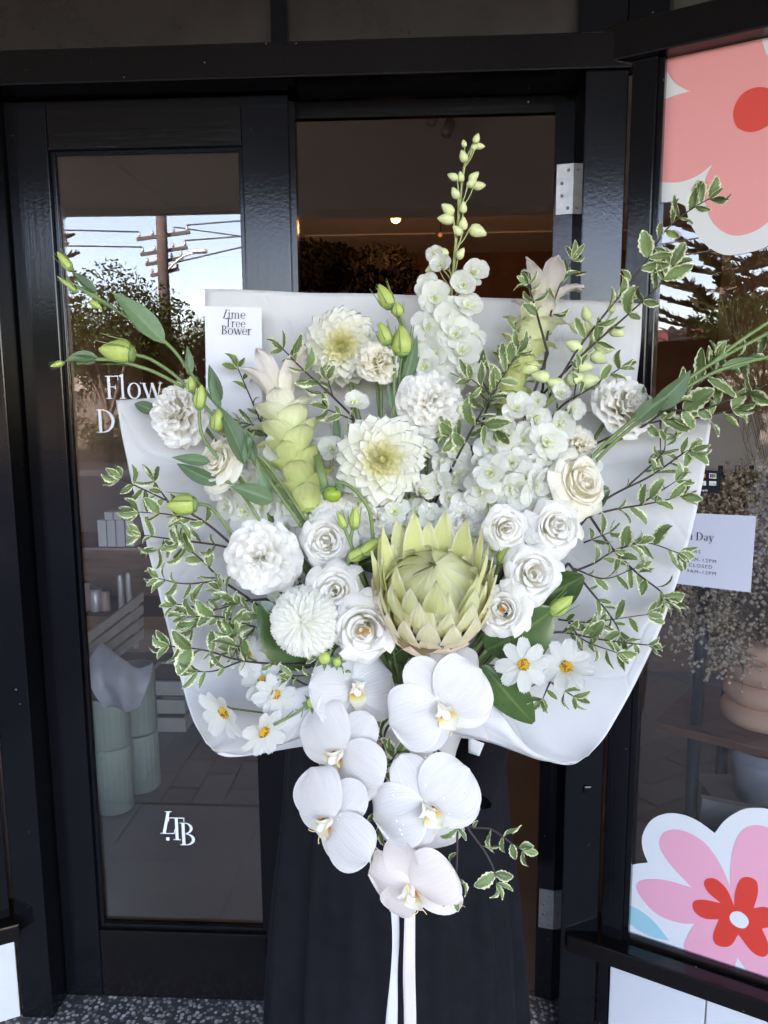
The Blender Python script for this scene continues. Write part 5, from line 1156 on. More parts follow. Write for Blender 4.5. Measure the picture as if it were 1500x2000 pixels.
# king protea
t = fthing('protea', 'large pale green king protea with pointed overlapping bracts', 'protea', None)
pw = lambda s: max(0.03, min(1, 0.75+0.8*s)*(1-s**2.4))
pz = (UP*0.77-FW*0.64).normalized(); px_ = RT; py_ = pz.cross(px_)
MP = Matrix((px_, py_, pz)).transposed().to_4x4(); MP.translation = P(842, 1222, 0.965); sc = 108/FPX*0.965
cols = [(1.12, 0.98, 1.05), (1.08, 0.98, 0.98), (1.02, 1, 0.92), (0.98, 1.02, 0.86), (0.92, 1.0, 0.75), (0.88, 0.96, 0.62)]
for i, (n, pr, hf) in enumerate(((13, [(0.40, -0.12), (0.72, 0.02), (0.86, 0.22), (0.88, 0.42)], 19), (16, [(0.45, 0.0), (0.84, 0.25), (0.96, 0.5), (0.98, 0.80)], 15.5), (17, [(0.5, 0.15), (0.90, 0.5), (1.0, 0.85), (1.01, 1.15)], 13.5), (16, [(0.5, 0.3), (0.90, 0.75), (1.0, 1.15), (1.03, 1.5)], 12.8), (14, [(0.5, 0.4), (0.84, 0.9), (0.95, 1.35), (0.98, 1.78)], 14.5), (10, [(0.4, 0.5), (0.78, 1.0), (0.90, 1.5), (0.94, 1.95)], 16))):
    ms = [revpetal(pr, hf*(1+0.1*v), M_prot, wp=pw, tip=0.02, spiral=0.02, ruf=0.015, rn=1.5, ph=v, nu=7, nv=6) for v in range(2)]
    for k in range(n):
        obj('bract', ms[k % 2], t, MP @ RZ(360/n*k+i*17+random.uniform(-4, 4)) @ RX_(random.uniform(-5, 5)) @ RY(random.uniform(-4, 3)) @ Matrix.Scale(sc*random.uniform(0.95, 1.05), 4), color=cols[i])
for n, pr, hf, off, cc in ((13, [(0.5, 0.25), (0.87, 0.65), (0.88, 1.0), (0.76, 1.24), (0.62, 1.36)], 15, 9, (1.0, 1.02, 0.85)), (10, [(0.45, 0.4), (0.80, 0.75), (0.77, 1.10), (0.48, 1.38), (0.06, 1.50)], 26, 0, (1.0, 1.05, 0.75)), (7, [(0.40, 0.5), (0.74, 0.85), (0.64, 1.20), (0.32, 1.44), (0.03, 1.52)], 34, 20, (0.95, 1.0, 0.68))):
    me = revpetal(pr, hf, M_prot, wp=pw if off == 9 else (lambda s: 1.05-0.35*s), tip=0.03, spiral=0.03, nu=8, nv=6)
    for k in range(n): obj('inner_bract', me, t, MP @ RZ(360/n*k+off) @ Matrix.Scale(sc, 4), color=cc)
obj('receptacle', MB().lathe([(0.10, -0.35), (0.34, -0.2), (0.5, 0.1), (0.7, 0.7), (0.6, 1.08), (0.25, 1.34), (0, 1.40)], 20).mesh(mat('protea down', (0.42, 0.40, 0.18), 0.8)), t, MP @ Matrix.Scale(sc, 4))
stems_to_bind(t, MP @ Vector((0, 0, -0.3*sc)), r=0.006)
# dahlias
for px, py, r, d, tx, ty, seed, lb in ((745, 898, 97, 0.965, 0.05, -0.05, 1, 'large open cream dahlia above the protea'), (668, 678, 82, 1.055, 0.0, -0.15, 2, 'cream dahlia beside the green buds below the wrap top edge')):
    t = fthing('dahlia', lb, 'dahlia', 'cream dahlias'); top = dahlia(t, px, py, r, d, tx, ty, seed); stems_to_bind(t, top, r=0.004)
# chrysanthemum pompon
t = fthing('chrysanthemum', 'round white pompon chrysanthemum with dense curled petals', 'chrysanthemum', None)
Mf = frame(599, 1212, 0.945, -0.1, 0.05); sc = 66/FPX*0.945; V = []; F = []; UV = []
rnd = random.Random(8)
for k in range(420):
    z = 1-1.15*(k+0.5)/420; a = k*2.39996; th = math.acos(max(-1, z)); rr = math.sin(th)
    sd = Vector((-math.sin(a), math.cos(a), 0)); ln_ = 0.36*rnd.uniform(0.8, 1.25); tw = rnd.uniform(-0.10, 0.10); wv = 0.060+0.03*min(1, th); lift = rnd.uniform(0.9, 1.25)
    for i in range(4):
        s = i/3; ph_ = max(0.02, th-0.16+ln_*s); n_ = Vector((math.sin(ph_)*math.cos(a), math.sin(ph_)*math.sin(a), math.cos(ph_)))
        c = n_*(0.80+0.24*lift*s-0.02*s*s)+sd*tw*s; w = wv*(0.8, 1.05, 1.0, 0.55)[i]
        for j in (-1, 0, 1): V.append(c+sd*w*j+n_*abs(j)*0.04); UV.append((0.30+0.65*s, 0.5+0.5*j))
    q0 = len(V)-12
    for i in range(3):
        for j in range(2): aa = q0+i*3+j; F.append((aa, aa+1, aa+4, aa+3))
obj('florets', build(V, F, petal_mat('chrysanthemum floret', [(0, (0.72, 0.71, 0.48)), (0.5, (0.80, 0.79, 0.66)), (1, (0.85, 0.835, 0.77))], trans=0.3), UV), t, Mf @ Matrix.Scale(sc, 4), kind='stuff')
obj('core', MB().ball((0, 0, 0), 0.78, seg=16).mesh(mat('cream floret core', (0.75, 0.76, 0.60), 0.8)), t, Mf @ Matrix.Scale(sc, 4))
stems_to_bind(t, Mf @ Vector((0, 0, -0.7*sc)), r=0.0035)
# rose-shaped lisianthus
for k, (px, py, r, d, tx, ty, mt, key, cen, lb) in enumerate((
    (712, 1226, 70, 0.935, 0.0, -0.1, M_white, 'w', M_org, 'wide open white lisianthus with orange stamens beside the protea base'),
    (656, 1154, 56, 0.945, -0.05, 0.15, M_white, 'w', None, 'white lisianthus rosette directly above the pompon chrysanthemum'),
    (640, 1058, 54, 0.975, -0.1, 0.1, M_white, 'w', None, 'white lisianthus rosette in front of the ruffled bloom left of the protea'),
    (986, 1031, 46, 0.965, 0.1, -0.1, M_white, 'w', None, 'small white lisianthus rosette right of the protea tips'),
    (1082, 1029, 56, 0.97, 0.2, 0.1, M_white, 'w', None, 'full white lisianthus rosette below the cream rose'),
    (1038, 1120, 57, 0.955, 0.05, 0.05, M_white, 'w', None, 'round white lisianthus rosette above the dark leaf right of protea'),
    (985, 1192, 54, 0.95, -0.35, 0.1, M_white, 'w', M_org, 'half turned white lisianthus with orange stamen touching the protea'),
    (1128, 945, 64, 1.0, 0.5, 0.25, M_cream, 'c', None, 'cream ruffled rose turned to the right behind the rosettes'),
    (432, 906, 54, 0.985, -0.7, 0.3, M_cream, 'c', None, 'half open cream lisianthus facing left among blue green leaves'))):
    t = fthing('lisianthus', lb, 'lisianthus', 'open lisianthus blooms')
    top = rose(t, px, py, r, d, tx, ty, mt, key, k+1, cen); stems_to_bind(t, top, r=0.0026)
# ruffled double blooms
for k, (px, py, r, d, tx, ty, mt, key, lb) in enumerate((
    (511, 1091, 74, 0.965, -0.1, -0.05, M_white, 'w', 'big ruffled white bloom beside the dark twigs on the left sheet'),
    (838, 786, 68, 1.02, 0.0, 0.2, M_white, 'w', 'ruffled white bloom between the two dahlias and the tall spike'),
    (345, 812, 64, 1.03, -0.6, 0.0, M_white, 'w', 'ruffled white bloom at the top corner of the left sheet'),
    (1220, 790, 66, 1.03, 0.45, 0.55, M_white, 'w', 'ruffled white bloom turned up at the right sheet top edge'),
    (738, 705, 46, 1.03, 0.1, 0.5, M_cream, 'c', 'small ruffled cream bloom overlapping the upper dahlia'),
    (655, 1030, 72, 1.005, 0.0, 0.1, M_white, 'w', 'ruffled white bloom half hidden behind the rosettes left of protea'),
    (625, 895, 44, 1.06, 0.0, 0.1, M_white, 'w', 'small ruffled white bloom hidden behind the green tipped curcuma'),
    (735, 1010, 54, 1.01, 0.1, 0.0, M_white, 'w', 'ruffled white bloom below the large dahlia'),
    (905, 1010, 46, 1.02, 0.0, 0.2, M_white, 'w', 'ruffled white bloom between protea tips and the narrow delphinium'),
    (475, 965, 44, 1.03, -0.2, 0.0, M_cream, 'c', 'small ruffled cream bloom under the half open left lisianthus'),
    (1130, 870, 42, 1.04, 0.3, 0.3, M_cream, 'c', 'small ruffled cream bloom above the cream rose'))):
    t = fthing('ruffled_bloom', lb, 'carnation', 'ruffled white blooms'); top = carnation(t, px, py, r, d, tx, ty, mt, key, k); stems_to_bind(t, top, r=0.0028)

# ------------------------------------------------------------------ curcuma spikes
def curcuma(base, top, hw, d0, d1, label, seed, tiplean):
    a, b = P(*base, d0), P(*top, d1); Mx, L = axisM(a, b); rnd = random.Random(seed)
    t = fthing('curcuma', label, 'curcuma', 'curcuma spikes'); R0 = hw/FPX*d0; nl = 12
    cw = lambda s: max(0.02, min(1, 0.9+0.5*s)*(1-s**1.55))
    me1 = [revpetal([(0.25, -0.35), (0.50, -0.05), (0.62, 0.25), (0.80+0.06*v, 0.52), (1.05+0.1*v, 0.70), (1.32+0.12*v, 0.68)], 84, M_curc, wp=cw, ruf=0.04, rn=1.5, ph=v, tip=0.05, spiral=0.03, nu=7, nv=8) for v in range(2)]
    me2 = [revpetal([(0.12, -0.35), (0.40, 0.1), (0.55+0.15*v, 0.6), (0.90+0.3*v, 1.0), (1.3+0.3*v, 1.12)], 58, M_curc, wp=cw, ruf=0.05, rn=1.5, ph=v+1, tip=0.05, spiral=0.03, nu=7, nv=8) for v in range(2)]
    R0q = lambda f, k: R0*lerp(0.86, 1.0, math.sin(f*3.1))*(1.25 if k >= nl-2 else 0.97)
    for k in range(nl):
        f = k/(nl-1); z = L*lerp(0.04, 0.86, f); g = smooth((f-0.25)/0.6)
        c1 = (lerp(0.78, 0.92, g), lerp(0.81, 0.92, g), lerp(0.40, 0.74, g)); c2 = (0.93, 0.85, 0.83); h = smooth((f-0.65)/0.3); cc = tuple(lerp(c1[i], c2[i], h) for i in range(3))
        for j in range(3):
            obj('bract', (me2 if k >= nl-2 else me1)[rnd.randrange(2)], t, Mx @ T(0, 0, z) @ RZ(j*120+k*53+rnd.uniform(-8, 8)) @ RY(rnd.uniform(-5, 5)) @ Matrix.Diagonal((R0q(f, k), R0q(f, k), R0q(f, k)*(0.8 if k < nl-2 else 1), 1)), color=cc)
    obj('spike_core', MB().tube([a, a.lerp(b, 0.9)], lambda s: R0*0.3, 10).mesh(M_bud), t); stems_to_bind(t, a, r=0.005)
curcuma((606, 1000), (534, 728), 55, 1.0, 1.05, 'curcuma spike with blush top and yellow green bracts beside the card', 2, 0)
curcuma((978, 800), (1078, 545), 46, 1.07, 1.08, 'curcuma spike with blush top rising beyond the wrap right edge', 3, 0)

# ------------------------------------------------------------------ delphinium spikes
def DW(s): return max(0.16 if s < 0.5 else 0.01, (1-abs(2*s**1.3-1)**2.4)**(1/2.1))
DPET = [petal(1.0, 0.50, DW, 26, -14+8*v, M_delp, cup=0.18, ruf=0.07, rn=1.8, tip=0.0, ph=v*1.7, nu=8, nv=6, cosine=True) for v in range(3)]
def bee():
    mb = MB()
    for k in range(4):
        a = k*1.571+0.4; mb.lathe([(0.04, 0), (0.11, 0.12), (0.09, 0.28), (0.0, 0.32)], 6, T(0.10*math.cos(a), 0.10*math.sin(a), 0) @ RZ(math.degrees(a)) @ RY(18))
    mb.lathe([(0.05, -0.5), (0.09, -0.2), (0.12, 0.02), (0, 0.05)], 8, mi=1); return mb.mesh([M_budw, M_calyx])
BEE = bee()
def floret(par, pos, nrm, r, seed, rnd, cup=0):
    z = nrm.normalized(); x = z.orthogonal().normalized(); y = z.cross(x); Mx = Matrix((x, y, z)).transposed().to_4x4(); Mx.translation = pos; Mx = Mx @ RZ(rnd.uniform(0, 360))
    f = obj('floret', BEE, par, Mx @ Matrix.Scale(r, 4))
    for k in range(5): obj('petal', DPET[(k+seed) % 3], f, Mx @ RZ(72*k+rnd.uniform(-8, 8)) @ T(0.06*r, 0, 0) @ RY(-cup+rnd.uniform(-16, 10)) @ RX_(rnd.uniform(-18, 18)) @ Matrix.Scale(r*rnd.uniform(0.8, 1.08), 4))
    for k in range(4): obj('inner_petal', DPET[(k+1+seed) % 3], f, Mx @ RZ(90*k+rnd.uniform(-15, 15)+30) @ T(0.03*r, 0, 0.05*r) @ RY(-38+rnd.uniform(-12, 12)) @ Matrix.Scale(r*rnd.uniform(0.45, 0.62), 4))
def delphinium(label, path, florets, buds, r, seed, stem=True):
    """path: stem points (px,py,d); florets: (px, py, size px); buds: (px, py, len px, direction degrees)"""
    rnd = random.Random(seed); t = fthing('delphinium', label, 'delphinium', 'delphinium spikes'); pts = [P(*p) for p in path]; pl = catmull(pts, 8)
    mb = MB().tube(pl, lambda s: r*(1-0.6*s), 6)
    def near(q): return min(pl, key=lambda p: (p-q).length+0.6*max(0, (p-q).dot(UP)+0.02))
    for px, py, sz in florets:
        dd = min(path, key=lambda p: abs(p[1]-py)+abs(p[0]-px))[2]-0.022+rnd.uniform(-0.008, 0.008); q = P(px, py, dd); s0 = near(q); out_ = (q-s0); out_ = (out_-FW*0.035+UP*0.004).normalized()
        rr = sz*1.12/FPX*dd; floret(t, q, out_*0.85-FW*0.5+RT*rnd.uniform(-0.45, 0.45)+UP*rnd.uniform(-0.45, 0.25), rr, rnd.randrange(9), rnd, 6+(34-sz)*2.2 if sz < 34 else rnd.uniform(-4, 16))
        mb.tube(catmull([s0, s0.lerp(q, 0.5), q+FW*rr*0.45], 3), 0.0011, 4, cap=False)
    for px, py, ln, ang in buds:
        dd = min(path, key=lambda p: abs(p[1]-py)+abs(p[0]-px))[2]-0.01; a = P(px, py, dd); dr = RT*math.cos(R_(ang))+UP*math.sin(R_(ang))-FW*rnd.uniform(-0.2, 0.5)
        L = ln/FPX*dd; dr.normalize(); b0 = a-dr*L*0.5; bud2(t, b0, b0+dr*L, 1.3, BUDW, False); s0 = min(pl, key=lambda p: (p-(b0-UP*0.03)).length)
        mb.tube(catmull([s0, s0.lerp(b0, 0.6)-UP*0.004, b0], 4), 0.0010, 4, cap=False)
    obj('stem', mb.mesh(mat('pale green stem', (0.34, 0.38, 0.16), 0.5) if stem is True else M_stem), t); stems_to_bind(t, pts[0], r=0.0035)
delphinium('tall white delphinium spike standing above the wrap, budded tip', [(862, 800, 1.065), (868, 700, 1.07), (878, 600, 1.075), (888, 500, 1.08), (898, 400, 1.085), (908, 320, 1.09), (930, 268, 1.095)],
    [(838, 640, 34), (880, 628, 40), (915, 660, 34), (845, 690, 36), (900, 690, 38), (872, 735, 38), (832, 720, 34), (912, 600, 30), (848, 585, 32), (905, 560, 28), (838, 560, 28), (862, 520, 24), (925, 535, 28), (850, 500, 22), (890, 655, 34), (860, 760, 38), (905, 730, 34)],
    [(865, 492, 24, 150), (900, 495, 24, 60), (843, 525, 26, 200), (934, 452, 36, -20), (874, 408, 30, 150), (870, 428, 32, 175), (905, 405, 22, 90), (893, 450, 24, 140), (889, 377, 24, 120), (884, 345, 22, 150), (900, 345, 20, 100), (926, 345, 24, 40), (937, 363, 24, 10), (922, 358, 22, 30), (905, 305, 24, 110), (906, 280, 16, 100), (931, 270, 20, 70), (938, 286, 18, 0), (928, 287, 16, 30), (905, 437, 26, 90)], 0.0032, 21)
delphinium('white delphinium spike leaning right with green buds towards its tip', [(985, 960, 1.02), (1030, 860, 1.035), (1075, 780, 1.05), (1120, 720, 1.065), (1165, 655, 1.08), (1200, 605, 1.09)],
    [(1000, 905, 36), (1045, 915, 38), (960, 925, 38), (1000, 955, 40), (1045, 955, 40), (940, 960, 36), (1065, 865, 36), (1020, 860, 34), (985, 850, 34), (1090, 830, 30), (1045, 820, 30), (1008, 800, 30), (1115, 800, 26), (960, 880, 32), (1075, 900, 36), (1025, 935, 36), (1050, 785, 22), (1095, 770, 22)],
    [(1035, 720, 40, 200), (1055, 735, 36, 170), (1085, 750, 38, 160), (1125, 740, 40, 10), (1155, 745, 44, 0), (1140, 715, 38, -10), (1170, 700, 36, -25), (1180, 680, 36, -20), (1165, 655, 30, 60), (1120, 675, 36, 160), (1150, 640, 30, 120), (1205, 648, 34, -35), (1145, 612, 30, 110), (1125, 640, 30, 150), (1170, 670, 26, 20), (1195, 600, 22, 70)], 0.0032, 22)
delphinium('short white delphinium florets behind the left lisianthus leaves', [(600, 1060, 1.03), (540, 960, 1.04), (510, 880, 1.045)],
    [(520, 910, 38), (540, 880, 30), (480, 950, 36), (510, 985, 36), (560, 990, 34), (450, 985, 34), (430, 950, 30), (540, 950, 34), (480, 1000, 34), (585, 950, 30), (580, 1010, 32)], [], 0.003, 23)
delphinium('narrow white delphinium between large dahlia and right spike', [(850, 1060, 1.04), (866, 980, 1.05), (872, 880, 1.06)],
    [(866, 905, 30), (880, 940, 32), (858, 945, 28), (875, 975, 28), (815, 1005, 36), (845, 1010, 30), (900, 1000, 36), (930, 1010, 36), (955, 990, 36), (790, 1030, 28), (890, 880, 26)], [], 0.003, 24)

delphinium('loose white delphinium florets filling gaps around the large dahlia', [(760, 1060, 1.02), (700, 980, 1.03), (640, 930, 1.04)],
    [(700, 985, 34), (610, 1015, 34), (590, 975, 30), (640, 960, 32), (770, 1000, 30), (650, 880, 28), (560, 1035, 30), (830, 880, 28), (820, 960, 28), (575, 1135, 30), (545, 1165, 28), (780, 860, 28), (690, 790, 26), (760, 1075, 26)], [], 0.003, 25)
delphinium('loose white delphinium florets filling gaps behind the right rosettes', [(960, 1110, 1.02), (940, 1040, 1.03), (900, 960, 1.05)],
    [(930, 1050, 32), (960, 1075, 28), (1020, 985, 32), (1075, 975, 32), (1110, 990, 30), (900, 925, 30), (1150, 900, 28), (935, 905, 30)], [], 0.003, 26)

# ------------------------------------------------------------------ lisianthus sprigs with buds and leaves
def sprig(label, paths, leaves, buds, mt=M_stem, cat='lisianthus', name='lisianthus_sprig', group='budded lisianthus sprigs', r=0.0024, lm=LLF):
    t = fthing(name, label, cat, group)
    for p in paths: obj('stem', MB().tube(catmull([V3(q) for q in p], 8), r, 6).mesh(mt), t)
    for i, (a, b, ws, rl) in enumerate(leaves): leaf2(t, lm[i % len(lm)], V3(a), V3(b), rl, wscale=ws)
    for a, b, w in buds: bud2(t, V3(a), V3(b), w)
    stems_to_bind(t, V3(paths[0][0]), mt, r); return t
sprig('lisianthus sprig reaching far left with two slender green buds', [[(600, 1030, 1.0), (480, 860, 0.99), (385, 745, 0.985), (325, 670, 0.98), (230, 608, 0.975), (165, 570, 0.97)], [(200, 590, 0.972), (150, 540, 0.97)], [(230, 608, 0.975), (180, 575, 0.97), (150, 560, 0.968)]],
    [((323, 672, 0.98), (218, 570, 0.965), 1.1, 20), ((318, 655, 0.985), (245, 585, 0.99), 1.2, -25), ((188, 572, 0.968), (138, 528, 0.962), 1.3, 25), ((150, 575, 0.97), (130, 535, 0.965), 1.2, -20), ((370, 735, 0.985), (365, 675, 0.98), 0.9, 30)],
    [((140, 528, 0.968), (112, 492, 0.965), 0.8), ((178, 590, 0.97), (198, 602, 0.965), 1.0), ((152, 570, 0.968), (112, 540, 0.965), 0.35)])
sprig('lisianthus sprig pointing left with a yellow half open bud', [[(590, 1010, 1.0), (450, 850, 0.985), (360, 750, 0.98), (300, 705, 0.975), (262, 692, 0.972)], [(360, 757, 0.98), (290, 722, 0.972), (205, 702, 0.965), (150, 710, 0.962)]],
    [((192, 698, 0.965), (125, 706, 0.96), 1.4, 20), ((192, 702, 0.965), (135, 695, 0.962), 1.1, -30)], [((262, 692, 0.972), (193, 682, 0.965), 1.35), ((125, 708, 0.962), (98, 716, 0.96), 0.8)])
sprig('lisianthus sprig with upright bud and big leaves over left sheet', [[(600, 1020, 0.99), (520, 905, 0.97), (450, 855, 0.965), (425, 840, 0.962), (418, 800, 0.96)], [(430, 900, 0.97), (395, 850, 0.965), (388, 790, 0.962)], [(590, 1030, 0.985), (500, 900, 0.965), (485, 870, 0.96)]],
    [((428, 790, 0.965), (408, 712, 0.96), 1.2, 15), ((432, 795, 0.962), (412, 735, 0.955), 0.9, -25), ((498, 902, 0.962), (480, 838, 0.95), 1.3, 20), ((478, 905, 0.96), (498, 840, 0.955), 1.0, -20), ((480, 910, 0.965), (425, 790, 0.96), 0.9, 30), ((412, 902, 0.975), (335, 893, 0.98), 1.2, 10), ((430, 945, 0.975), (345, 905, 0.985), 1.1, -10), ((535, 978, 0.965), (450, 950, 0.95), 1.3, 10), ((530, 970, 0.97), (500, 900, 0.96), 1.1, -10), ((480, 870, 0.97), (430, 800, 0.975), 1.1, 10), ((310, 805, 1.04), (262, 788, 1.05), 1.3, 0)],
    [((424, 842, 0.962), (428, 800, 0.955), 1.2), ((388, 798, 0.962), (394, 752, 0.955), 1.0), ((374, 765, 0.975), (372, 735, 0.97), 1.3)])
sprig('single nodding lisianthus bud with frilly yellow tip over left sheet', [[(560, 1120, 1.0), (470, 1070, 0.985), (440, 1025, 0.975), (410, 990, 0.97), (382, 984, 0.968)], [(560, 1100, 0.99), (470, 960, 0.97), (440, 940, 0.97)]], [], [((384, 985, 0.968), (325, 988, 0.96), 1.35)])
sprig('cluster of green lisianthus buds standing right of the upper dahlia', [[(775, 820, 1.03), (782, 720, 1.03), (786, 690, 1.028)], [(770, 820, 1.03), (795, 700, 1.03), (790, 640, 1.03), (778, 612, 1.028)], [(775, 800, 1.035), (790, 690, 1.035), (782, 630, 1.035), (762, 600, 1.035)], [(768, 820, 1.025), (770, 700, 1.025), (755, 668, 1.02)], [(745, 830, 1.05), (745, 760, 1.05)], [(690, 830, 1.06), (685, 750, 1.06)]],
    [((785, 760, 1.03), (815, 655, 1.03), 0.8, 20), ((780, 780, 1.03), (820, 695, 1.035), 0.8, -20), ((765, 800, 1.02), (758, 745, 1.015), 0.8, 0), ((660, 870, 1.06), (655, 800, 1.06), 0.8, 0)],
    [((786, 695, 1.028), (784, 636, 1.02), 1.35), ((778, 617, 1.028), (776, 590, 1.02), 1.7), ((764, 602, 1.035), (740, 555, 1.03), 1.1), ((758, 672, 1.02), (742, 630, 1.015), 1.15)])
sprig('small green lisianthus buds standing in front of the white ruffled bloom', [[(700, 1110, 0.955), (685, 1060, 0.95), (690, 1030, 0.948)], [(690, 1075, 0.95), (678, 1045, 0.948), (672, 1030, 0.946)], [(690, 1120, 0.955), (680, 1098, 0.945), (700, 1085, 0.94)]], [((705, 1095, 0.945), (735, 1050, 0.94), 0.6, 0)], [((692, 1032, 0.948), (694, 990, 0.944), 1.0), ((674, 1032, 0.946), (660, 1000, 0.944), 0.9), ((682, 1092, 0.944), (715, 1072, 0.936), 1.1), ((705, 1082, 0.94), (742, 1052, 0.934), 0.95)])
sprig('lone green bud over the dark leaf beside the cosmos', [[(1020, 1200, 1.0), (1050, 1200, 0.98), (1078, 1196, 0.97)]], [], [((1075, 1198, 0.97), (1118, 1165, 0.96), 1.1)])
sprig('small green bud between the right white rosettes', [[(965, 1130, 0.985), (975, 1105, 0.975), (980, 1095, 0.97)]], [], [((977, 1100, 0.97), (994, 1070, 0.965), 1.4)])
# hanging dahlia bud
t = fthing('dahlia_bud', 'round green dahlia bud nodding on an arched stem', 'bud', None)
obj('stem', MB().tube(catmull([V3((728, 1050, 0.965)), V3((722, 1000, 0.95)), V3((700, 965, 0.94)), V3((675, 945, 0.935)), V3((655, 943, 0.935))], 8), 0.0026, 6).mesh(M_stem), t)
obj('bud', MB().lathe([(0, -1), (0.6, -0.8), (0.95, -0.25), (0.9, 0.3), (0.5, 0.7), (0, 0.8)], 18, wob=lambda a, t_: 1+0.06*math.sin(8*a)).mesh(mat('lime bud', (0.30, 0.40, 0.03), 0.4, var=0.4, vscale=150, alt=(0.10, 0.20, 0.02))), t, frame(650, 964, 0.93) @ RX_(-70) @ Matrix.Scale(18/FPX*0.93, 4))
for a in range(0, 360, 60):
    q = V3((650, 952, 0.93)); leaf2(t, LLF[0], q, q+RT*0.016*math.cos(R_(a))-FW*0.012*math.sin(R_(a))+UP*(-0.004), 0, 'sepal', 1.6)
obj('cut_stem', MB().tube([V3((640, 975, 0.96)), V3((620, 890, 0.965))], 0.0055, 8).mesh(M_stem), t)
stems_to_bind(t, V3((728, 1050, 0.965)))

# ------------------------------------------------------------------ cosmos
for k, (px, py, r, d, tx, ty, cup, lb) in enumerate((
    (1022, 1298, 56, 0.945, 0.05, 0.1, 0, 'flat open white cosmos on the dark leaf right of the orchids'),
    (1106, 1304, 60, 0.955, -0.15, 0.7, 10, 'drooping white cosmos seen from the side beside the flat one'),
    (538, 1356, 46, 0.94, 0.1, 0.1, 0, 'open white cosmos facing out over the left rolled paper'),
    (514, 1332, 50, 0.955, -0.5, 0.5, 5, 'white cosmos partly hidden behind the open left cosmos'),
    (440, 1390, 62, 0.95, -0.75, -0.45, 15, 'white cosmos turned away at the lower left of the sheet'),
    (514, 1428, 56, 0.935, 0.95, -0.5, 12, 'white cosmos hanging below the left paper edge'),
    (483, 1279, 42, 0.965, -0.1, 0.4, 0, 'small white cosmos tucked under the left twigs'))):
    t = fthing('cosmos', lb, 'cosmos', 'white cosmos'); top = cosmos(t, px, py, r, d, tx, ty, k, cup); stems_to_bind(t, top, r=0.0014)
for px, py, s_, d, lb in ((610, 1372, 15, 0.93, 'round green cosmos bud above the left orchids'), (634, 1285, 17, 0.935, 'starry green cosmos bud below the pompon'), (658, 1292, 13, 0.94, 'small green cosmos bud right of the starry one'), (765, 1258, 12, 0.945, 'tiny green cosmos bud under the protea')):
    t = fthing('cosmos_bud', lb, 'bud', 'cosmos buds'); Mf = frame(px, py, d, random.uniform(-0.3, 0.3), 0.1); sc = s_/FPX*d
    obj('bud', MB().lathe([(0, -0.5), (0.6, -0.35), (0.75, 0.1), (0.5, 0.5), (0, 0.6)], 12, wob=lambda a, t_: 1+0.05*math.sin(8*a)).mesh(M_bud), t, Mf @ Matrix.Scale(sc, 4))
    for a in range(0, 360, 45): leaf2(t, LLF[0], Mf @ Vector((0, 0, -0.3*sc)), Mf @ Vector((1.5*sc*math.cos(R_(a)), 1.5*sc*math.sin(R_(a)), 0.1*sc)), 0, 'sepal', 1.2)
    stems_to_bind(t, Mf @ Vector((0, 0, -0.4*sc)), r=0.0014)
t = fthing('cosmos_foliage', 'thin green cosmos stem with feathery leaves above the left flap', 'cosmos', None)
obj('stem', MB().tube(catmull([V3((680, 1310, 0.945)), V3((620, 1345, 0.935)), V3((590, 1385, 0.93)), V3((535, 1416, 0.93))], 8), 0.0018, 6).mesh(M_stem), t)
for k in range(16):
    f = random.random(); a = V3((lerp(680, 570, f), lerp(1310, 1390, f), 0.938)); obj('leaflet', MB().tube([a, a+RT*random.uniform(-0.02, 0.02)+UP*random.uniform(-0.02, 0.02)], 0.0006, 3).mesh(M_stem), t)
stems_to_bind(t, V3((680, 1310, 0.945)), r=0.0016)

# ------------------------------------------------------------------ phalaenopsis sprays
def OW(s):
    q = s**1.25; return max(0.10 if s < 0.5 else 0.004, (1-abs(2*q-1)**2.3)**(1/2.1))
OP = [petal(1.0, 0.66, OW, 24, -30-8*v, M_orch, cup=-0.08, ruf=0.055, rn=1.3, tip=0.0, nu=18, nv=14, ph=1+v*1.5, cosine=True) for v in range(2)]
OPp = [petal(1.0, 0.60, OW, 16, -34-8*v, M_orchp, cup=-0.2, ruf=0.06, rn=1.5, tip=0.0, nu=18, nv=14, ph=1+v*1.5, cosine=True) for v in range(2)]
def SW(s): return max(0.15 if s < 0.5 else 0.004, (1-abs(2*s**1.1-1)**2.2)**(1/2.0))
OS = [petal(0.98, 0.37, SW, 8, -16, M_orch, cup=0.10, ruf=0.02, rn=1.2, tip=0.0, nu=14, nv=8, ph=v, cosine=True) for v in range(2)]
OSp = [petal(0.98, 0.35, SW, 8, -24, M_orchp, cup=0.14, ruf=0.03, rn=1.2, tip=0.0, nu=14, nv=8, ph=v, cosine=True) for v in range(2)]
LSID = petal(0.40, 0.17, oval, 60, 130, M_lip, cup=0.5, tip=0.2, nu=6, nv=6); LMID = petal(0.52, 0.21, lambda s: (0.5+1.0*s if s < 0.5 else 1.5-1.1*s), 10, -50, M_lip, cup=0.35, tip=0.3, nu=8, nv=6)
def lipextra():
    mb = MB()
    for s in (-1, 1): mb.tube(catmull([Vector((0.38, 0.04*s, -0.1)), Vector((0.47, 0.08*s, -0.12)), Vector((0.47, 0.15*s, -0.04)), Vector((0.40, 0.15*s, 0.0))], 4), lambda t_: 0.012*(1-0.7*t_), 5)
    mb.ball((0.10, 0, 0.08), 0.045); return mb.mesh(petal_yellow)
petal_yellow = mat('yellow callus', (0.74, 0.48, 0.08), 0.5, var=0.3, vscale=100, alt=(0.8, 0.72, 0.5))
LEX = lipextra()
COLM = MB().lathe([(0.07, -0.05), (0.075, 0.12), (0.085, 0.24), (0.05, 0.31), (0, 0.32)], 12).mesh(mat('orchid column', (0.80, 0.77, 0.78), 0.45))
M_drop = mat('water droplet', (0.9, 0.92, 0.95), 0.03, spec=0.6)
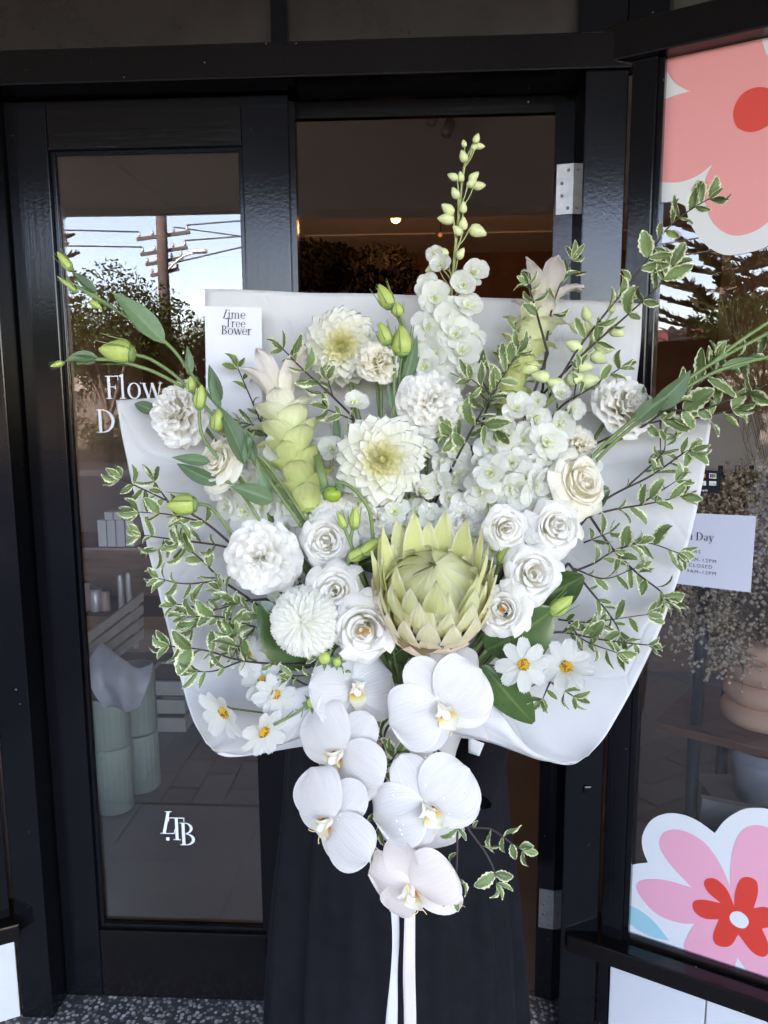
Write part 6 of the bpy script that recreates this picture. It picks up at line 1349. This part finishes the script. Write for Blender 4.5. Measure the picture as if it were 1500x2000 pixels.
def orchid(par, px, py, r, d, tx, ty, roll, blush=False, seed=0, drops=14):
    Mf = frame(px, py, d, tx, ty, roll); sc = r/FPX*d; S = Matrix.Scale(sc, 4); rnd = random.Random(seed); pp = OPp if blush else OP; ss = OSp if blush else OS
    f = obj('flower', COLM, par, Mf @ RX_(35) @ S)
    for a in (90, 218, 322): obj('sepal', ss[rnd.randrange(2)], f, Mf @ T(0, 0, -0.035*sc) @ RZ(a+rnd.uniform(-4, 4)) @ RY(rnd.uniform(-4, 6)) @ S)
    for k, a in ((0, 12), (1, 168)): obj('petal', pp[k], f, Mf @ T(0, 0, 0.015*sc) @ RZ(a+rnd.uniform(-4, 4)) @ RY(rnd.uniform(-6, 4)) @ S)
    for s in (-1, 1): obj('lip_lobe', LSID, f, Mf @ T(0, -0.06*sc, 0.02*sc) @ RZ(-90+58*s) @ RY(-25) @ S)
    ml = Mf @ T(0, -0.06*sc, 0.05*sc) @ RZ(-90) @ RY(-12); obj('lip', LMID, f, ml @ S); obj('callus', LEX, f, ml @ S)
    if drops:
        mb = MB()
        for k in range(drops):
            me = pp[k % 2]; v = me.vertices[rnd.randrange(30, len(me.vertices)-14)].co; ang = 12 if k % 2 == 0 else 168
            q = RZ(ang) @ (v+Vector((0, 0, 0.018))); rr = rnd.uniform(0.010, 0.024)
            mb.ball(q, rr, seg=7, Mx=Matrix.Translation(q) @ Matrix.Scale(0.6, 4, (0, 0, 1)))
        obj('water_droplets', mb.mesh(M_drop), f, Mf @ S, kind='stuff')
    return Mf @ Vector((0, 0, -0.06*sc))
def spray(label, path, fl, side):
    t = fthing('orchid_spray', label, 'orchid', 'cascading orchid sprays'); pl = catmull([V3(p) for p in path], 8); mb = MB().tube(pl, lambda s: 0.0030*(1-0.5*s), 8)
    for a in fl:
        q = orchid(t, *a); s0 = min(pl, key=lambda p: (p-(q+FW*0.01)).length); mb.tube(catmull([s0, s0.lerp(q, 0.5)+UP*0.006, q], 4), 0.0017, 6)
    obj('stem', mb.mesh(M_stem), t); stems_to_bind(t, V3(path[0]), r=0.003); return t
spray('cascading white orchid spray with the largest bloom under the protea and blush tip', [(840, 1400, 1.0), (850, 1450, 0.97), (840, 1560, 0.955), (815, 1660, 0.955), (805, 1720, 0.96)],
    [(860, 1378, 110, 0.905, 0.12, -0.12, 30, False, 1, 18), (832, 1570, 113, 0.915, 0.05, -0.15, 30, False, 2, 26), (804, 1730, 106, 0.93, -0.42, -0.30, 22, True, 3, 0), (880, 1290, 66, 0.955, 0.5, 0.6, -30, False, 7, 0)], 1)
spray('cascading pure white orchid spray with blooms turned left over the skirt', [(750, 1400, 1.0), (700, 1420, 0.97), (670, 1480, 0.955), (645, 1560, 0.95), (635, 1610, 0.955)],
    [(668, 1468, 108, 0.915, -0.62, -0.2, -36, False, 4, 16), (648, 1600, 110, 0.90, -0.72, -0.15, -40, False, 5, 14), (690, 1345, 92, 0.94, 0.5, 0.55, 12, False, 6, 14)], 1)

# ------------------------------------------------------------------ big dark leaves
for k, (a, b, ws, rl, lb) in enumerate((
    ((610, 1300, 0.985), (508, 1178, 0.955), 1.25, 15, 'dark leaf with rusty edge behind the pompon chrysanthemum'),
    ((945, 1300, 0.965), (1042, 1412, 0.93), 1.15, -20, 'dark glossy leaf with rusty tip below the flat cosmos'),
    ((950, 1270, 0.99), (1080, 1190, 0.965), 1.5, 10, 'broad dark glossy leaf behind the right lisianthus rosettes'),
    ((1040, 1180, 1.01), (1140, 1125, 0.99), 1.4, -10, 'dark leaf tucked behind the round right rosette'),
    ((1000, 1250, 0.975), (1050, 1172, 0.96), 0.9, 40, 'narrow dark leaf with orange edge beside the half turned lisianthus'),
    ((700, 1300, 0.97), (630, 1260, 0.955), 1.0, 10, 'small dark leaf between pompon and upper orchid'),
    ((1090, 1000, 1.04), (1190, 955, 1.03), 1.2, 0, 'dark green leaf spread on the right sheet'),
    ((760, 1290, 0.99), (800, 1255, 0.975), 1.6, 0, 'dark leaf filling the gap under the protea'),
    ((900, 1090, 1.03), (960, 1060, 1.01), 1.5, 0, 'dark leaf behind the protea and small rosette'),
    ((770, 1080, 1.03), (700, 1105, 1.0), 1.4, 0, 'dark leaf in the gap left of the protea'),
    ((600, 1150, 1.01), (560, 1165, 0.995), 1.6, 0, 'dark leaf in the gap under the big ruffled bloom'),
    ((900, 940, 1.07), (920, 870, 1.06), 1.4, 0, 'dark leaf between the delphinium spikes'))):
    t = fthing('broad_leaf', lb, 'leaf', 'broad dark leaves'); leaf2(t, MAGL[k % 2], V3(a), V3(b), rl, 'leaf_blade', ws); stems_to_bind(t, V3(a), r=0.0022, name='leaf_stalk')

# ------------------------------------------------------------------ variegated pittosporum branches
def pitto(label, paths, size=44, gap=22, seed=0, bind=True, r=0.0019, tipn=4):
    rnd = random.Random(seed); t = fthing('pittosporum_branch', label, 'foliage', 'variegated pittosporum branches'); mb = MB(); side = 1
    for pi, p in enumerate(paths):
        W = [V3(q) for q in p]; pl = catmull(W, 10); mb.tube(pl, lambda s: r*(1-0.55*s)*(1 if pi == 0 else 0.75), 6)
        L = sum((pl[i+1]-pl[i]).length for i in range(len(pl)-1)); dpt = p[-1][2]; px2m = dpt/FPX; step = gap*1.55*px2m; n = max(1, int(L/step)); start = 0.30 if (pi == 0 and bind) else 0.12
        def lf(c, dr, ln):
            dr = dr.normalized(); q0 = c; q1 = c+dr*ln*px2m
            leaf2(t, PITT[rnd.randrange(8)], q0, q1, rnd.uniform(-80, 80), wscale=rnd.uniform(0.8, 1.2))
        for k in range(n):
            f = lerp(start, 0.97, (k+0.5)/n); i = min(int(f*(len(pl)-1)), len(pl)-2); tg = (pl[i+1]-pl[i]).normalized(); nr = FW.cross(tg).normalized(); side = -side
            for q in range(1 if rnd.random() < 0.6 else 2):
                a = R_(rnd.uniform(28, 80)); lf(pl[i], tg*math.cos(a)+nr*math.sin(a)*side*(1 if q == 0 else -1)-FW*rnd.uniform(-0.25, 0.55), size*0.98*rnd.uniform(0.45, 1.2))
        tg = (pl[-1]-pl[-3]).normalized(); nr = FW.cross(tg).normalized()
        for k in range(tipn):
            a = R_((-50, 45, -12, 15, 70)[k % 5]+rnd.uniform(-10, 10)); lf(pl[-1], tg*math.cos(a)+nr*math.sin(a)-FW*rnd.uniform(-0.2, 0.5), size*rnd.uniform(0.6, 0.95))
    obj('stem', mb.mesh(M_stemd), t)
    if bind: stems_to_bind(t, V3(paths[0][0]), M_stemd, r)
PB = [
 ('variegated branch rising in front of the gift card', [[(545, 910, 1.06), (520, 850, 1.06), (495, 790, 1.06), (465, 720, 1.06)], [(515, 835, 1.06), (470, 825, 1.06)]], 42, 20),
 ('variegated branch left of the upper dahlia', [[(690, 815, 1.03), (640, 765, 1.025), (595, 725, 1.02), (553, 682, 1.02)], [(650, 775, 1.025), (640, 740, 1.02)], [(690, 820, 1.03), (640, 800, 1.02)]], 46, 20),
 ('long variegated branch sweeping up to the salmon decal', [[(1000, 880, 1.06), (1075, 770, 1.055), (1130, 680, 1.05), (1200, 590, 1.045), (1262, 510, 1.04), (1300, 450, 1.035), (1345, 412, 1.03), (1385, 388, 1.03)]], 50, 26),
 ('straight variegated branch crossing the window stile', [[(1060, 770, 1.07), (1140, 690, 1.06), (1220, 620, 1.05), (1285, 560, 1.045), (1312, 520, 1.04)]], 52, 30),
 ('short variegated branch with upright tip beside the right post', [[(1060, 760, 1.07), (1070, 650, 1.065), (1085, 580, 1.06), (1118, 508, 1.055)]], 44, 28),
 ('thin variegated twig across the rear curcuma', [[(1070, 690, 1.04), (1045, 600, 1.04), (1032, 555, 1.04)]], 34, 30),
 ('heavy variegated branch reaching out over the window decal right', [[(1150, 890, 1.05), (1260, 830, 1.02), (1350, 760, 1.0), (1430, 710, 0.985), (1540, 670, 0.98)], [(1300, 800, 1.01), (1370, 800, 1.0), (1450, 770, 0.99), (1530, 740, 0.985)], [(1380, 740, 0.99), (1400, 700, 0.98)]], 60, 22),
 ('variegated branch lying along the right sheet top edge', [[(1120, 890, 1.06), (1200, 850, 1.04), (1290, 822, 1.02), (1370, 815, 1.01), (1430, 800, 1.0)], [(1290, 822, 1.02), (1290, 880, 1.02)]], 54, 24),
 ('variegated branch between the large dahlia and right curcuma', [[(850, 980, 1.04), (905, 870, 1.02), (955, 780, 1.01), (1010, 690, 1.005)], [(905, 860, 1.02), (880, 850, 1.01)], [(930, 820, 1.01), (965, 840, 1.0)], [(960, 770, 1.01), (920, 740, 1.0)]], 52, 20),
 ('variegated branch curving up on the right sheet to its edge', [[(1130, 1010, 1.02), (1200, 965, 1.015), (1270, 930, 1.01), (1335, 885, 1.005), (1350, 880, 1.0)], [(1220, 955, 1.015), (1290, 890, 1.01), (1300, 860, 1.01)]], 44, 22),
 ('variegated branch lying level on the right sheet', [[(1135, 1012, 1.01), (1200, 995, 1.005), (1260, 985, 1.0), (1330, 970, 0.995)], [(1250, 985, 1.0), (1320, 940, 0.995)]], 48, 22),
 ('variegated branch falling across the middle of the right sheet', [[(1150, 1005, 1.01), (1195, 1070, 1.005), (1245, 1120, 1.0), (1290, 1155, 0.995), (1296, 1175, 0.995)], [(1200, 1075, 1.0), (1260, 1060, 0.995), (1325, 1080, 0.99)]], 46, 18),
 ('bushy variegated branch right of the round rosette', [[(1110, 1120, 1.01), (1160, 1100, 1.005), (1200, 1075, 1.0), (1240, 1060, 0.995)], [(1120, 1110, 1.01), (1180, 1130, 1.0), (1240, 1110, 0.995)], [(1140, 1060, 1.01), (1190, 1040, 1.005)]], 42, 14),
 ('variegated branch dropping towards the right sheet lower edge', [[(1110, 1100, 1.01), (1150, 1150, 1.005), (1190, 1200, 1.0), (1215, 1240, 0.995)], [(1090, 1210, 1.0), (1150, 1215, 0.99), (1265, 1200, 0.98)]], 42, 18),
 ('lowest variegated branch on the right sheet above the cosmos', [[(1060, 1240, 0.99), (1100, 1235, 0.985), (1180, 1250, 0.98), (1265, 1260, 0.975)], [(1110, 1215, 0.985), (1140, 1250, 0.98), (1205, 1275, 0.975)]], 44, 16),
 ('variegated branch behind the tall spike and right curcuma', [[(930, 900, 1.06), (950, 800, 1.06), (985, 730, 1.06), (1010, 650, 1.06)], [(960, 780, 1.06), (930, 720, 1.055)]], 44, 20),
 ('variegated branch among the buds of the leaning spike', [[(1040, 880, 1.05), (1090, 800, 1.05), (1150, 760, 1.05), (1210, 720, 1.045)], [(1120, 780, 1.05), (1130, 720, 1.05)]], 40, 22),
 ('variegated twig below the right hand cosmos', [[(1040, 1310, 0.96), (1080, 1335, 0.955), (1120, 1360, 0.95)], [(1075, 1330, 0.955), (1060, 1365, 0.95)]], 40, 20),
 ('variegated branch spreading from the left sheet edge at top', [[(460, 1070, 0.99), (400, 1020, 0.98), (320, 975, 0.975), (235, 935, 0.97)], [(400, 1020, 0.98), (330, 1005, 0.975), (270, 1000, 0.97)], [(330, 982, 0.975), (300, 940, 0.97)]], 46, 20),
 ('variegated branch with dark stem level on the left sheet', [[(470, 1075, 0.995), (420, 1064, 0.985), (350, 1055, 0.98), (275, 1045, 0.975)], [(345, 1058, 0.98), (310, 1075, 0.975)]], 42, 20),
 ('variegated branch falling right across the left sheet', [[(480, 1165, 0.99), (430, 1130, 0.985), (390, 1090, 0.98), (350, 1062, 0.975)], [(425, 1135, 0.985), (360, 1140, 0.975), (310, 1130, 0.97)]], 42, 18),
 ('variegated branch with small leaves beside the big ruffled bloom', [[(520, 1170, 0.99), (470, 1175, 0.98), (420, 1190, 0.975), (345, 1180, 0.97)], [(460, 1180, 0.98), (430, 1150, 0.975)], [(420, 1190, 0.975), (375, 1225, 0.97)]], 42, 16),
 ('variegated branch spread over the left sheet beside pompon', [[(570, 1240, 0.985), (500, 1225, 0.975), (430, 1205, 0.97), (365, 1205, 0.965)], [(500, 1225, 0.975), (465, 1260, 0.97)], [(520, 1215, 0.98), (470, 1180, 0.97)]], 46, 16),
 ('long low variegated branch pointing left across the wrap edge', [[(650, 1300, 0.965), (560, 1298, 0.96), (470, 1290, 0.955), (400, 1270, 0.95), (330, 1262, 0.945)], [(470, 1292, 0.955), (420, 1310, 0.95), (385, 1312, 0.948)], [(480, 1290, 0.955), (450, 1240, 0.95)]], 48, 22),
 ('variegated twig hanging between left cosmos and orchids', [[(660, 1330, 0.96), (620, 1320, 0.95), (570, 1320, 0.945)], [(650, 1290, 0.955), (620, 1280, 0.95)]], 40, 16),
 ('variegated spray hanging straight down beside the blush orchid', [[(860, 1470, 0.97), (890, 1580, 0.94), (893, 1650, 0.935), (890, 1725, 0.93), (888, 1745, 0.93)]], 42, 40),
 ('variegated spray hanging over the skirt with broad end leaves', [[(860, 1470, 0.98), (905, 1600, 0.945), (945, 1660, 0.94), (965, 1700, 0.935), (970, 1725, 0.935)]], 48, 60),
 ('variegated spray curving out to the right over the skirt', [[(860, 1470, 0.985), (900, 1600, 0.955), (960, 1620, 0.945), (1000, 1648, 0.94), (1022, 1660, 0.94)]], 38, 34),
 ('variegated leaves filling the gap between the orchid sprays', [[(775, 1390, 0.985), (750, 1440, 0.965), (752, 1520, 0.96), (745, 1590, 0.96), (728, 1670, 0.965)], [(752, 1450, 0.962), (735, 1425, 0.955)], [(755, 1500, 0.962), (775, 1470, 0.96)]], 44, 11),
]
for k, (lb, paths, size, gap) in enumerate(PB): pitto(lb, paths, size, gap, 100+k, tipn=3 if 'spray' in lb else 4)

sprig('bundle of smooth green stalks with a big leaf pointing to the right', [[(1130, 920, 1.03), (1200, 850, 1.0), (1290, 780, 0.98), (1390, 710, 0.97), (1520, 640, 0.965)], [(1145, 920, 1.03), (1215, 850, 0.998), (1300, 785, 0.978), (1400, 725, 0.97), (1530, 690, 0.965)], [(1380, 718, 0.972), (1440, 670, 0.965), (1530, 610, 0.96)]],
    [((1270, 800, 0.985), (1350, 722, 0.97), 1.5, 20), ((1240, 825, 0.99), (1310, 770, 0.975), 1.2, -20), ((1410, 715, 0.97), (1480, 700, 0.965), 1.2, 10)], [], name='flower_stalks', group='budded lisianthus sprigs')
